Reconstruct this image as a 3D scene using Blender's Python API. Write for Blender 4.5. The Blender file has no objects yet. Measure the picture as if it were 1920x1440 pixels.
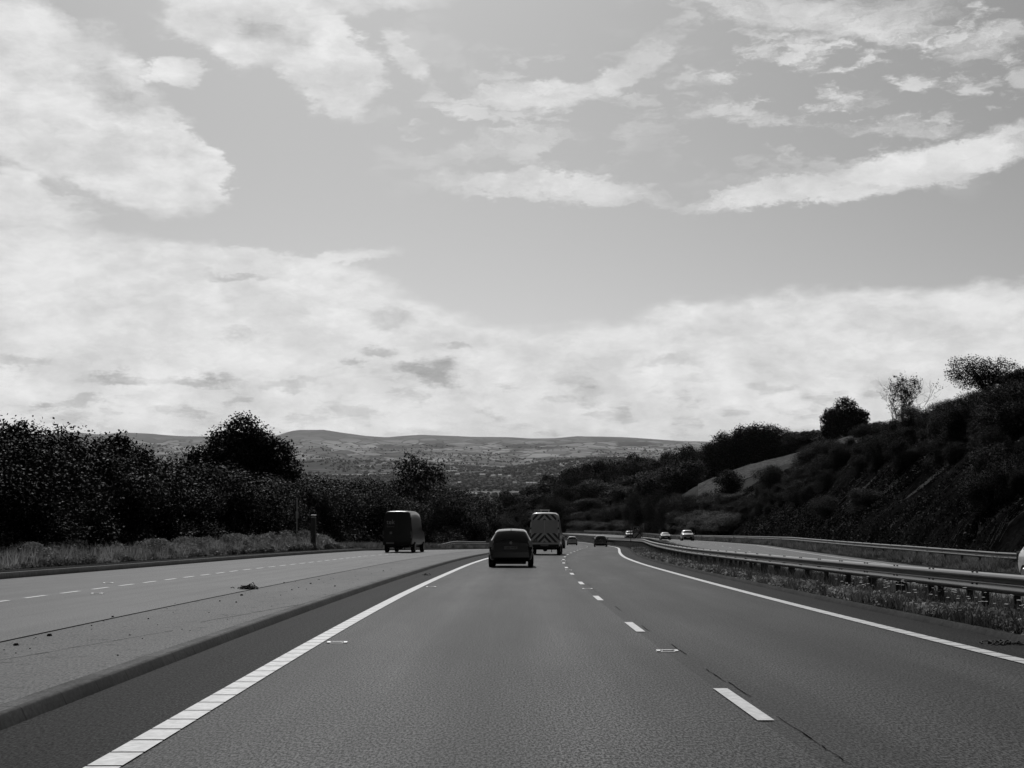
import bpy, math, random
import numpy as np
from mathutils import Vector, Matrix
R = math.radians
rng = np.random.default_rng(7)
random.seed(7)
C = bpy.context.scene.collection
SC = bpy.context.scene

# ------------------------------------------------------------------ camera
F = 2640.0                       # focal length in photo pixels (1920 wide)
EYE = 1.30
YAW = math.atan(47 / F)          # the camera points a touch right of the carriageway
PITCH = math.atan(125 / F)
cd = bpy.data.cameras.new('camera'); cam = bpy.data.objects.new('camera', cd); C.objects.link(cam)
cd.sensor_width = 36; cd.lens = F / 1920 * 36; cd.clip_start = 0.1; cd.clip_end = 60000
cam.location = (0, 0, EYE)
cam.rotation_euler = (R(90) + PITCH, 0, -YAW)
SC.camera = cam

# ------------------------------------------------------------------ world
SUN_EL, SUN_AZ = 42.0, -7.0       # azimuth measured clockwise from +Y
SKY_GAIN = 0.56
w = bpy.data.worlds.new('World'); SC.world = w; w.use_nodes = True
nt = w.node_tree; nt.nodes.clear()

class NT:
    """terse node helper"""
    def __init__(s, tree): s.t = tree
    def n(s, typ, **kw):
        nd = s.t.nodes.new(typ)
        for k, v in kw.items():
            if k.startswith('i_'):
                key = k[2:]
                nd.inputs[int(key) if key.isdigit() else key.replace('_', ' ')].default_value = v
            else: setattr(nd, k, v)
        return nd
    def put(s, sock, v):
        if isinstance(v, (int, float)): sock.default_value = v
        elif isinstance(v, tuple): sock.default_value = v
        else: s.t.links.new(v, sock)
    def m(s, op, a, b=None, c=None, clamp=False):
        nd = s.t.nodes.new('ShaderNodeMath'); nd.operation = op; nd.use_clamp = clamp
        for i, v in enumerate((a, b, c)):
            if v is not None: s.put(nd.inputs[i], v)
        return nd.outputs[0]
    def vm(s, op, a, b=None, out=0):
        nd = s.t.nodes.new('ShaderNodeVectorMath'); nd.operation = op
        s.put(nd.inputs[0], a)
        if b is not None: s.put(nd.inputs[1], b)
        return nd.outputs[out]
    def mr(s, v, a, b, c=0.0, d=1.0, kind='SMOOTHSTEP'):
        nd = s.t.nodes.new('ShaderNodeMapRange'); nd.interpolation_type = kind
        s.put(nd.inputs[0], v)
        for i, q in enumerate((a, b, c, d)): s.put(nd.inputs[i + 1], q)
        return nd.outputs[0]
    def noise(s, vec, scale, detail=4, rough=.55, dist=0.0, out=0):
        nd = s.t.nodes.new('ShaderNodeTexNoise')
        s.put(nd.inputs['Vector'], vec)
        nd.inputs['Scale'].default_value = scale; nd.inputs['Detail'].default_value = detail
        nd.inputs['Roughness'].default_value = rough; nd.inputs['Distortion'].default_value = dist
        return nd.outputs[out]
    def mul(s, vec, v3): return s.vm('MULTIPLY', vec, v3)
    def l(s, a, b): s.t.links.new(a, b)

N = NT(nt)
sky = N.n('ShaderNodeTexSky', sky_type='NISHITA', sun_disc=False)
sky.sun_elevation = R(SUN_EL); sky.sun_rotation = R(SUN_AZ); sky.air_density = 1.0; sky.dust_density = 1.5; sky.ozone_density = 1.0
sep = N.n('ShaderNodeSeparateColor'); N.l(sky.outputs[0], sep.inputs[0])
# black-and-white conversion as through a red filter
bw = N.m('ADD', N.m('MULTIPLY', sep.outputs[0], .95), N.m('MULTIPLY', sep.outputs[1], .05))
tc = N.n('ShaderNodeTexCoord')
sx = N.n('ShaderNodeSeparateXYZ'); N.l(tc.outputs['Generated'], sx.inputs[0])
X, Y, Z = sx.outputs
az = N.m('ARCTAN2', X, Y)
el = N.m('ARCSINE', Z)
cmb = N.n('ShaderNodeCombineXYZ'); N.l(az, cmb.inputs[0]); N.l(el, cmb.inputs[1])
P = cmb.outputs[0]
# warp, so that cloud outlines are ragged; more stretched low in the sky
wn = N.noise(N.mul(P, (1, 1.9, 1)), 9, 6, .62, out=1)
wv = N.mul(N.vm('SUBTRACT', wn, (.5, .5, .5)), (.085, .045, 0))
wn2 = N.noise(N.mul(P, (1, 2.4, 1)), 42, 5, .65, out=1)
wv2 = N.mul(N.vm('SUBTRACT', wn2, (.5, .5, .5)), (.030, .014, 0))
wn3 = N.noise(N.mul(P, (1, 2.0, 1)), 130, 5, .7, out=1)
wv3 = N.mul(N.vm('SUBTRACT', wn3, (.5, .5, .5)), (.014, .007, 0))
PW = N.vm('ADD', N.vm('ADD', N.vm('ADD', P, wv), wv2), wv3)
def sky_at(px, py): return ((px - 913) / F, (845 - py) / F)
def blob(px, py, rx, ry, rot, a):
    cx, cy = sky_at(px, py)
    mp = N.n('ShaderNodeMapping', vector_type='TEXTURE')
    N.l(PW, mp.inputs[0]); mp.inputs[1].default_value = (cx, cy, 0)
    mp.inputs[2].default_value = (0, 0, R(rot)); mp.inputs[3].default_value = (rx / F, ry / F, 1)
    ln = N.vm('LENGTH', mp.outputs[0], out=1)
    return N.mr(ln, 1.3, .35, 0.0, a)
def group(lst):
    acc = None
    for b in lst:
        v = blob(*b); acc = v if acc is None else N.m('MAXIMUM', acc, v)
    return acc
cumulus = group([(50, 210, 280, 160, -12, 1), (210, 280, 245, 108, -22, 1), (390, 320, 70, 55, -20, .9), (20, 380, 120, 45, 0, .5),
                 (470, 50, 200, 98, -8, 1), (590, 120, 150, 92, -35, 1), (760, 120, 75, 42, -35, .55), (330, 165, 60, 30, 0, .55),
                 (700, 15, 200, 45, 0, .55)])
wisps = group([(60, 410, 190, 40, 0, .95), (30, 455, 130, 26, 0, .85),
               (1000, 190, 240, 40, 8, .85), (1180, 140, 120, 45, 28, .8), (960, 280, 180, 30, 8, .6), (1030, 350, 330, 30, -5, .8),
               (1480, 45, 260, 42, -4, .8), (1620, 70, 200, 55, -10, .75), (1850, 130, 120, 38, 8, .7), (1700, 330, 300, 52, 8, 1.0),
               (1500, 372, 240, 34, 2, .9), (1430, 235, 80, 28, -10, .6), (1600, 200, 60, 26, 0, .5), (1560, 250, 180, 16, 0, .4),
               (1690, 255, 120, 28, 0, .6), (1510, 95, 70, 24, 0, .6), (1700, 185, 60, 20, 0, .5), (560, 490, 240, 26, 3, .9),
               (1330, 200, 90, 26, 8, .55), (250, 500, 420, 34, 3, 1.0)])
# the bank of cloud over the horizon, higher at the left
eld = N.m('ADD', el, N.m('MULTIPLY', N.m('SUBTRACT', N.noise(N.mul(P, (1, 2.2, 1)), 6, 5, .6), .5), .055))
top = N.m('ADD', .088, N.m('MULTIPLY', N.m('ABSOLUTE', N.m('ADD', az, -.02)), .10))
lft = N.mr(az, .02, -.12, 0, .035)
top = N.m('ADD', top, lft)
bank = N.m('MULTIPLY', N.mr(N.m('SUBTRACT', top, eld), -.014, .022, 0, 1), N.mr(N.m('ABSOLUTE', az), .5, .8, 1, 0))
# elsewhere round the sky: scattered cloud of the same sort
frontal = N.mr(N.m('ABSOLUTE', az), .42, .55, 1, 0)
frontal = N.m('MULTIPLY', frontal, N.mr(el, .36, .48, 1, 0))
rest = N.mr(N.noise(N.mul(tc.outputs['Generated'], (1, 1, 2.2)), 3.2, 6, .6), .60, .74, 0, .16)
rest = N.m('MULTIPLY', rest, N.m('SUBTRACT', 1.0, frontal))
fray = N.noise(N.mul(PW, (1, 2.2, 1)), 48, 9, .72)
fray2 = N.noise(N.mul(PW, (1, 3.6, 1)), 24, 9, .74)
PF_ = N.vm('ADD', P, wv2)
field = N.m('MULTIPLY', blob(1620, 150, 420, 210, 0, 1), N.mr(N.noise(N.mul(PF_, (1, 2.3, 1)), 17, 6, .6), .51, .61, 0, .85))
field = N.m('MAXIMUM', field, N.m('MULTIPLY', blob(1000, 220, 330, 120, 8, 1), N.mr(N.noise(N.mul(PF_, (1, 3.0, 1)), 22, 6, .6), .50, .62, 0, .6)))
field = N.m('MAXIMUM', field, N.m('MULTIPLY', blob(720, 110, 200, 100, -30, 1), N.mr(N.noise(N.mul(PF_, (1, 1.6, 1)), 15, 6, .6), .50, .62, 0, .4)))
def lumps(vec, sc):
    v = N.n('ShaderNodeTexVoronoi', feature='F1'); v.inputs['Scale'].default_value = sc; N.l(vec, v.inputs['Vector'])
    return v.outputs['Distance']
PL = N.vm('ADD', N.mul(P, (1, 1.35, 1)), wv2)
lump = N.m('ADD', N.m('ADD', N.m('MULTIPLY', lumps(PL, 17), .5), N.m('MULTIPLY', lumps(PL, 38), .3)), N.m('MULTIPLY', lumps(PL, 85), .2))
cm = N.mr(N.m('SUBTRACT', N.m('SUBTRACT', cumulus, N.m('MULTIPLY', lump, .62)), N.m('MULTIPLY', fray, .30)), -.30, .10, 0, 1)
wm = N.mr(N.m('SUBTRACT', wisps, N.m('MULTIPLY', N.m('ADD', fray2, N.m('MULTIPLY', fray, .5)), 1.15)), -.52, .12, 0, .95)
bm = N.mr(N.m('SUBTRACT', N.m('SUBTRACT', bank, N.m('MULTIPLY', fray2, .5)), N.m('MULTIPLY', lump, .45)), -.25, .25, 0, 1)
mask = N.m('MAXIMUM', N.m('MAXIMUM', cm, wm), N.m('MAXIMUM', bm, rest))
mask = N.m('MAXIMUM', mask, field)
mask = N.m('MULTIPLY', mask, .93)
# tone inside the clouds
t1 = N.noise(N.mul(P, (1, 2.0, 1)), 14, 7, .6)
tone = N.mr(t1, .34, .66, 7.1, 8.9)
lown = N.noise(N.vm('ADD', N.mul(P, (1, 2.6, 1)), wv2), 24, 6, .58)
lowd = N.m('MULTIPLY', N.mr(el, .075, .03, 0, 1), N.mr(lown, .50, .64, 0, 1.6))
pt = group([(800, 706, 50, 20, 0, 1), (375, 716, 85, 12, 0, .9), (715, 665, 45, 11, 0, .8), (655, 690, 30, 12, 0, .7), (850, 655, 34, 10, 0, .6), (560, 720, 60, 10, 0, .5), (230, 715, 60, 9, 0, .7), (60, 690, 50, 9, 0, .5),
            (720, 598, 55, 26, 0, .6), (1100, 735, 40, 14, 0, .5), (140, 745, 90, 8, 0, .6), (450, 640, 30, 18, 0, .5), (560, 250, 10, 10, 0, .01), (230, 210, 90, 45, -30, .6), (215, 60, 60, 40, 0, .01), (500, 80, 80, 28, -10, .6), (1250, 690, 60, 10, 0, .4), (440, 520, 80, 8, 0, .6)])
t2 = N.m('ADD', N.mr(fray, .35, .65, -.35, .35), N.mr(lump, .15, .5, .4, -.75, 'LINEAR'))
tone = N.m('ADD', N.m('SUBTRACT', N.m('SUBTRACT', tone, N.m('MULTIPLY', lowd, 1.2)), N.m('MULTIPLY', pt, 3.0)), t2)
skyv = N.m('ADD', N.m('MULTIPLY', bw, 1.0 * SKY_GAIN), 0.0)
MIXN = N.n('ShaderNodeMix', data_type='FLOAT'); N.l(mask, MIXN.inputs[0]); N.l(skyv, MIXN.inputs[2]); N.l(tone, MIXN.inputs[3])
cc = N.n('ShaderNodeCombineColor')
for i in range(3): N.l(MIXN.outputs[0], cc.inputs[i])
bg = N.n('ShaderNodeBackground', i_Strength=.1); N.l(cc.outputs[0], bg.inputs[0])
wo = N.n('ShaderNodeOutputWorld'); N.l(bg.outputs[0], wo.inputs[0])

sd = bpy.data.lights.new('sun', 'SUN'); sun = bpy.data.objects.new('sun', sd); C.objects.link(sun)
sd.energy = 3.0; sd.angle = R(.53); sd.color = (1, 1, 1)
sv = Vector((math.sin(R(SUN_AZ)) * math.cos(R(SUN_EL)), math.cos(R(SUN_AZ)) * math.cos(R(SUN_EL)), math.sin(R(SUN_EL))))
sun.rotation_euler = sv.to_track_quat('Z', 'Y').to_euler(); sun.location = (0, 0, 200)
SC.view_settings.view_transform = 'Standard'; SC.view_settings.look = 'None'
SC.view_settings.exposure = 0; SC.view_settings.gamma = 1

# ------------------------------------------------------------------ helpers
def tag(o, label=None, cat=None, group=None, kind=None):
    if label: o['label'] = label
    if cat: o['category'] = cat
    if group: o['group'] = group
    if kind: o['kind'] = kind
    return o
def empty(name, loc, rz=0, label=None, cat=None, group=None):
    o = bpy.data.objects.new(name, None); C.objects.link(o); o.location = loc; o.rotation_euler = (0, 0, rz)
    o.empty_display_size = .3
    return tag(o, label, cat, group)
def fast_mesh(name, V, Fc, uv=None, smooth=False):
    V = np.asarray(V, dtype=np.float32).reshape(-1, 3); Fc = np.asarray(Fc, dtype=np.int32)
    k = Fc.shape[1]; me = bpy.data.meshes.new(name)
    me.vertices.add(len(V)); me.vertices.foreach_set('co', V.ravel())
    me.loops.add(len(Fc) * k); me.loops.foreach_set('vertex_index', Fc.ravel())
    me.polygons.add(len(Fc)); me.polygons.foreach_set('loop_start', np.arange(len(Fc), dtype=np.int32) * k)
    me.polygons.foreach_set('loop_total', np.full(len(Fc), k, dtype=np.int32))
    if uv is not None:
        ul = me.uv_layers.new(name='UVMap'); ul.data.foreach_set('uv', np.asarray(uv, dtype=np.float32)[Fc.ravel()].ravel())
    if smooth: me.polygons.foreach_set('use_smooth', np.ones(len(Fc), dtype=bool))
    me.update(calc_edges=True)
    return me
def link(name, me, mat=None, parent=None, loc=None):
    o = bpy.data.objects.new(name, me); C.objects.link(o)
    if mat is not None:
        for mm in (mat if isinstance(mat, (list, tuple)) else [mat]): me.materials.append(mm)
    if parent is not None: o.parent = parent
    if loc is not None: o.location = loc
    return o
class MB:
    """collects shapes, builds ONE mesh object"""
    def __init__(s): s.v = []; s.f = []; s.sm = []
    def add(s, vs, fs, sm=False):
        b = len(s.v); s.v += [tuple(v) for v in vs]; s.f += [tuple(i + b for i in f) for f in fs]; s.sm += [sm] * len(fs); return s
    def box(s, cx, cy, cz, sx, sy, sz, rz=0, taper=1.0):
        vs = []
        for z in (-1, 1):
            t = taper if z > 0 else 1
            for x, y in ((-1, -1), (1, -1), (1, 1), (-1, 1)):
                a, b = x * sx / 2 * t, y * sy / 2 * t
                vs.append((cx + a * math.cos(rz) - b * math.sin(rz), cy + a * math.sin(rz) + b * math.cos(rz), cz + z * sz / 2))
        return s.add(vs, [(0, 3, 2, 1), (4, 5, 6, 7), (0, 1, 5, 4), (1, 2, 6, 5), (2, 3, 7, 6), (3, 0, 4, 7)])
    def tube(s, pts, rad, n=8, cap=True):
        pts = [Vector(p) for p in pts]; rings = []
        for i, p in enumerate(pts):
            d = (pts[min(i + 1, len(pts) - 1)] - pts[max(i - 1, 0)])
            d = d.normalized() if d.length > 1e-9 else Vector((0, 0, 1))
            a = d.orthogonal().normalized() if i == 0 else (prev - d * prev.dot(d)).normalized()
            prev = a; b = d.cross(a); r = rad[i] if isinstance(rad, (list, tuple)) else rad
            rings.append([p + a * r * math.cos(2 * math.pi * k / n) + b * r * math.sin(2 * math.pi * k / n) for k in range(n)])
        vs = [v for r in rings for v in r]; fs = []
        for i in range(len(rings) - 1):
            for k in range(n):
                fs.append((i * n + k, i * n + (k + 1) % n, (i + 1) * n + (k + 1) % n, (i + 1) * n + k))
        s.add(vs, fs, True)
        if cap:
            s.add(rings[0], [tuple(range(n))[::-1]]); s.add(rings[-1], [tuple(range(n))])
        return s
    def build(s, name, mat=None, parent=None, loc=None):
        me = bpy.data.meshes.new(name); me.from_pydata(s.v, [], s.f)
        me.polygons.foreach_set('use_smooth', s.sm); me.update()
        return link(name, me, mat, parent, loc)

# ------------------------------------------------------------------ materials
def mat_new(name):
    m = bpy.data.materials.new(name); m.use_nodes = True; t = m.node_tree; t.nodes.clear()
    q = NT(t); b = q.n('ShaderNodeBsdfPrincipled'); o = q.n('ShaderNodeOutputMaterial'); q.l(b.outputs[0], o.inputs[0])
    return m, q, b
def g(v, a=1.0): return (v, v, v, a)
def grey(q, v, sock):
    c = q.n('ShaderNodeCombineColor')
    for i in range(3): q.put(c.inputs[i], v)
    q.l(c.outputs[0], sock)
def plain(name, v, rough=.5, metal=0.0, var=.15, scale=3.0, coat=0.0, spec=.5, bump=0):
    m, q, b = mat_new(name); tc = q.n('ShaderNodeTexCoord')
    nz = q.noise(tc.outputs['Object'], scale, 5, .6)
    grey(q, q.mr(nz, .3, .7, v * (1 - var), v * (1 + var), 'LINEAR'), b.inputs['Base Color'])
    b.inputs['Roughness'].default_value = rough; b.inputs['Metallic'].default_value = metal
    b.inputs['Coat Weight'].default_value = coat; b.inputs['Coat Roughness'].default_value = .08
    b.inputs['Specular IOR Level'].default_value = spec
    if bump:
        bp = q.n('ShaderNodeBump', i_Strength=bump, i_Distance=.02); q.l(q.noise(tc.outputs['Object'], scale * 6, 4), bp.inputs['Height']); q.l(bp.outputs[0], b.inputs['Normal'])
    return m
def asphalt(name, v, contrast=.55, streak=.16, rough=.62, spec=.25, patch=.12, grain=70, stain=0.0, joint=0, tracks=None):
    """UV = (offset across the road, distance along it) in metres"""
    m, q, b = mat_new(name); tc = q.n('ShaderNodeTexCoord'); UV = tc.outputs['UV']
    fine = q.noise(q.mul(UV, (1, .30, 1)), grain, 2, .8)
    mid = q.noise(q.mul(UV, (1, .45, 1)), grain * .4, 2, .6)
    sp = q.m('ADD', q.m('MULTIPLY', fine, .8), q.m('MULTIPLY', mid, .2))
    a = q.mr(sp, .39, .61, 1 - contrast, 1 + contrast, 'LINEAR')
    st = q.noise(q.mul(UV, (1, .02, 1)), 2.3, 4, .6)
    a2 = q.mr(st, .3, .7, 1 - streak, 1 + streak, 'LINEAR')
    pt = q.noise(q.mul(UV, (1, .35, 1)), .55, 5, .6)
    a3 = q.mr(pt, .3, .7, 1 - patch, 1 + patch, 'LINEAR')
    val = q.m('MULTIPLY', q.m('MULTIPLY', a, a2), q.m('MULTIPLY', a3, v))
    if stain:
        sn = q.noise(q.mul(UV, (1, .5, 1)), 3.5, 7, .72)
        val = q.m('MULTIPLY', val, q.mr(sn, .54, .68, 1, 1 - stain))
    if tracks is not None:
        su = q.n('ShaderNodeSeparateXYZ'); q.l(UV, su.inputs[0])
        wob = q.m('MULTIPLY', q.m('SUBTRACT', q.noise(q.mul(UV, (0, .05, 0)), 1, 2), .5), .5)
        ph = q.m('COSINE', q.m('MULTIPLY', q.m('ADD', q.m('SUBTRACT', su.outputs[0], tracks), wob), 2 * math.pi / 1.8))
        val = q.m('MULTIPLY', val, q.mr(ph, -1, 1, 1.17, .86, 'LINEAR'))
        big = q.noise(q.mul(UV, (1, .12, 1)), .7, 4, .6); val = q.m('MULTIPLY', val, q.mr(big, .35, .65, .84, 1.16))
    if joint:
        su = q.n('ShaderNodeSeparateXYZ'); q.l(UV, su.inputs[0]); fr_ = q.m('FRACT', q.m('MULTIPLY', su.outputs[1], 1 / joint))
        val = q.m('MULTIPLY', val, q.mr(q.m('ABSOLUTE', q.m('SUBTRACT', fr_, .5)), .482, .49, 1, .35))
        val = q.m('MULTIPLY', val, q.mr(q.m('FRACT', q.m('MULTIPLY', q.m('FLOOR', q.m('ADD', q.m('MULTIPLY', su.outputs[1], 1 / joint), .5)), .618)), 0, 1, .75, 1.3, 'LINEAR'))
    grey(q, val, b.inputs['Base Color'])
    q.put(b.inputs['Roughness'], q.mr(mid, .3, .7, rough - .06, rough + .08)); b.inputs['Specular IOR Level'].default_value = spec
    bp = q.n('ShaderNodeBump', i_Strength=.2, i_Distance=.004); q.l(sp, bp.inputs['Height']); q.l(bp.outputs[0], b.inputs['Normal'])
    return m
M = {}
M['road'] = asphalt('asphalt_main', .060, contrast=1.3, rough=.52, spec=.035, grain=60, tracks=-5.6)
M['lane2'] = asphalt('asphalt_second_lane', .040, contrast=1.3, rough=.52, spec=.035, grain=60, tracks=-1.75)
M['strip'] = asphalt('asphalt_hard_strip', .021, contrast=1.1, rough=.6, spec=.015, grain=60)
M['island'] = asphalt('concrete_island', .115, spec=.05, contrast=.55, streak=.05, rough=.66, patch=.16, grain=45, stain=.55)
M['slip'] = asphalt('asphalt_slip_road', .115, spec=.06, contrast=.6, rough=.6)
M['kerb'] = asphalt('kerb_face_shade', .028, spec=.08, contrast=.3, streak=.05, rough=.75, patch=.25, grain=40, joint=.915)  # shade of the unlit kerb face put into its colour, darker than the top
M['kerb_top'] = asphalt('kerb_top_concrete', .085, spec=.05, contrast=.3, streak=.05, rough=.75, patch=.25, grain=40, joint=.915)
M['kerb_dark'] = asphalt('kerb_dark', .022, spec=.05, contrast=.3, streak=.05, rough=.85, patch=.2, grain=40, joint=.915)  # slip road kerb's unlit face darkened in its colour; shared by median kerb
M['paint'] = plain('road_paint', .42, .55, var=.30, scale=14)
M['crack'] = plain('dark_sealant', .010, .95, spec=0)
def ground_mat(name, v, var=.5, scale=.6, scale2=9, rough=.9, stretch=(1, 1, 1)):
    m, q, b = mat_new(name); tc = q.n('ShaderNodeTexCoord'); O = q.mul(tc.outputs['Object'], stretch)
    n1 = q.noise(O, scale, 6, .65); n2 = q.noise(O, scale2, 4, .7)
    vv = q.m('MULTIPLY', q.mr(n1, .3, .7, v * (1 - var), v * (1 + var)), q.mr(n2, .3, .7, .6, 1.4))
    grey(q, vv, b.inputs['Base Color']); b.inputs['Roughness'].default_value = rough; b.inputs['Specular IOR Level'].default_value = .0
    bp = q.n('ShaderNodeBump', i_Strength=.7, i_Distance=.15); q.l(n2, bp.inputs['Height']); q.l(bp.outputs[0], b.inputs['Normal'])
    return m
M['verge'] = ground_mat('verge_soil_and_grass', .045)
M['footway'] = ground_mat('verge_edge_tarmac', .055, .3, 1.2, 40)
M['field'] = ground_mat('pasture', .085, .10, .08, 1.2, stretch=(1, .5, 1))
M['rock'] = ground_mat('rock_and_ivy', .006, .9, .25, 2.2)
# leaves
def leaf_mat(name, v, spec=.5, rough=.62, trans=.25, var=.5):
    m, q, b = mat_new(name); tc = q.n('ShaderNodeTexCoord'); oi = q.n('ShaderNodeObjectInfo')
    n1 = q.noise(tc.outputs['Object'], .55, 3, .6)
    vv = q.m('MULTIPLY', q.mr(n1, .32, .68, v * (1 - var), v * (1 + var)), q.mr(oi.outputs['Random'], 0, 1, .72, 1.3, 'LINEAR'))
    grey(q, vv, b.inputs['Base Color']); b.inputs['Roughness'].default_value = rough; b.inputs['Specular IOR Level'].default_value = spec
    tr = q.n('ShaderNodeBsdfTranslucent'); grey(q, q.m('MULTIPLY', vv, 1.2), tr.inputs[0])
    mx = q.n('ShaderNodeMixShader'); mx.inputs[0].default_value = trans
    out = [n for n in q.t.nodes if n.type == 'OUTPUT_MATERIAL'][0]
    q.l(b.outputs[0], mx.inputs[1]); q.l(tr.outputs[0], mx.inputs[2]); q.l(mx.outputs[0], out.inputs[0])
    return m
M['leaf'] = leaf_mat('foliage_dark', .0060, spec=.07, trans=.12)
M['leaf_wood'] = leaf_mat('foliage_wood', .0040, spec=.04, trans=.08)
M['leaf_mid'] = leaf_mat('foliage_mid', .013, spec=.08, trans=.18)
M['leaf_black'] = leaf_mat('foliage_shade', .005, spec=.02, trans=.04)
M['weed'] = leaf_mat('verge_weeds', .17, spec=.15, trans=.35)
M['grass'] = leaf_mat('grass_blades', .085, spec=.15, trans=.35)
M['flower'] = plain('flower_heads', .45, .8)
M['bark'] = plain('bark', .035, .9, scale=2, spec=.2)

# ------------------------------------------------------------------ where the road runs
RP = np.array([(5.2, -60), (5.3, -30), (5.38, 0), (5.5, 18), (5.95, 36), (6.85, 62), (7.95, 82), (9.5, 101), (11.9, 127), (13.9, 149), (16.6, 183),
               (19.1, 220), (20.9, 252), (22.6, 300), (22.8, 340), (20.5, 380), (13.5, 430), (1, 480), (-17, 530), (-60, 610)], float)
def resample(P, step=1.0):
    d = np.r_[0, np.cumsum(np.hypot(*np.diff(P, axis=0).T))]
    t = np.arange(0, d[-1], step)
    return np.c_[np.interp(t, d, P[:, 0]), np.interp(t, d, P[:, 1])]
RD = resample(RP)
def smooth(a, k):
    p = np.pad(a, (k, k), mode='reflect', reflect_type='odd'); c = np.ones(2 * k + 1) / (2 * k + 1)
    return np.convolve(p, c, 'valid')
for _ in range(2): RD = np.c_[smooth(RD[:, 0], 7), smooth(RD[:, 1], 7)]
RD = resample(RD)
S0 = float(np.interp(0, RD[:, 1], np.arange(len(RD))))        # arc length 0 where y = 0
RS = np.arange(len(RD)) - S0
RT = np.gradient(RD, axis=0); RT /= np.linalg.norm(RT, axis=1)[:, None]
RN = np.c_[RT[:, 1], -RT[:, 0]]                               # to the right
SMAX = float(RS[-1]) - 2; SMIN = float(RS[0]) + 2
def refp(s): return np.interp(s, RS, RD[:, 0]), np.interp(s, RS, RD[:, 1])
def refn(s): return np.interp(s, RS, RN[:, 0]), np.interp(s, RS, RN[:, 1])
GR = .0596
def zref(s): s = np.asarray(s, float); return -GR * np.where(s < 300, s, 300 + (s - 300) * .95)
def Lm(s): return np.interp(s, [0, 130, 150, 192, 250, 300, 350, 400, 450, 520], [0, 0, -.08, -.28, -.5, -.6, -.5, -.3, 0, 0])
def Lo(s): return np.interp(s, [0, 65, 84, 138, 220, 300, 350, 430, 520], [-.35, -.3, -.1, .35, .45, .5, .8, 1.3, 1.3])
def Ls(s): return np.interp(s, [0, 100, 128, 150, 180, 220, 300, 350, 400, 450], [.12, .1, -.1, -.35, -.42, -.46, -.6, -.5, -.3, 0])
def Kh(s): return np.interp(s, [0, 112, 140], [.085, .085, .0])
def uL(s): return np.interp(s, [-60, 20, 37, 70, 102, 112, 128, 150, 180, 220, 250, 300], [-18.3, -18.4, -18.85, -18.75, -18.25, -17.2, -16.1, -14.1, -11.9, -10.1, -9.3, -9.0])
UK, UI, UM0, UM1, UO = -8.7, -11.0, .88, 4.9, 14.4
def lev(s, u):
    """level above the reference grade anywhere in the corridor"""
    s = np.asarray(s, float); u = np.asarray(u, float)
    m, o, sl, k, ul = Lm(s), Lo(s), Ls(s), Kh(s), uL(s)
    left = m + k + (sl - m - k) * np.clip((UK - .1 - u) / np.maximum(UK - .1 - ul, .05), 0, 1)
    out = np.where(u < UK - .05, left, m)
    out = np.where(u < ul - .02, sl + .14, out)
    t = np.clip((u - UM0) / (UM1 - UM0), 0, 1)
    out = np.where(u > UM0 + .02, m + .07 + (o - m + .01) * t, out)
    out = np.where(u > UM1, o, out)
    out = np.where(u > UO + .02, o + .08, out)
    return out
def W(s, u, dz=0.0, lv=None):
    x, y = refp(s); nx, ny = refn(s)
    return np.stack([x + nx * u, y + ny * u, zref(s) + (lev(s, u) if lv is None else lv) + dz], -1)
def srange(a, b, near=.5):
    out = [a]
    while out[-1] < b: out.append(out[-1] + max(near, min(4.0, out[-1] * .02 if out[-1] > 0 else near)))
    out[-1] = b; return np.array(out)
def ribbon(name, us, s, mat, dz=0.0, lvf=None, dzs=None, smooth=True):
    """us: list of offsets (numbers or functions of s)"""
    cols = []; uvs = []
    for j, u in enumerate(us):
        uu = u(s) if callable(u) else np.full(len(s), float(u))
        lv = None if lvf is None else lvf[j](s)
        d = dz if dzs is None else dzs[j]
        cols.append(W(s, uu, d, lv)); uvs.append(np.c_[uu, s])
    V = np.stack(cols, 1); n, k = V.shape[:2]; UVv = np.stack(uvs, 1).reshape(-1, 2)
    i = np.arange(n - 1)[:, None] * k + np.arange(k - 1)[None]
    Fc = np.stack([i, i + 1, i + k + 1, i + k], -1).reshape(-1, 4)
    me = fast_mesh(name, V.reshape(-1, 3), Fc, UVv, smooth=name != 'k')
    return me
def ss(n, a, b): return np.linspace(a, b, n)
def setting(name, me, mat): return tag(link(name, me, mat), kind='structure')

SN = srange(-50, 560)
setting('road_surface', ribbon('main_carriageway', [-3.53, -5.2, -6.5, UK + .01][::-1], SN, M['road']), M['road'])
setting('overtaking_lane', ribbon('overtaking_lane', [-3.53, -1.8, 0.05], SN, M['lane2']), M['lane2'])
setting('hard_strip_left', ribbon('hs', [UK + .02, -7.62], SN, M['strip'], dz=.004), M['strip'])
setting('hard_strip_right', ribbon('hs', [-.02, UM0 + .01], SN, M['strip'], dz=.004), M['strip'])
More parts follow.
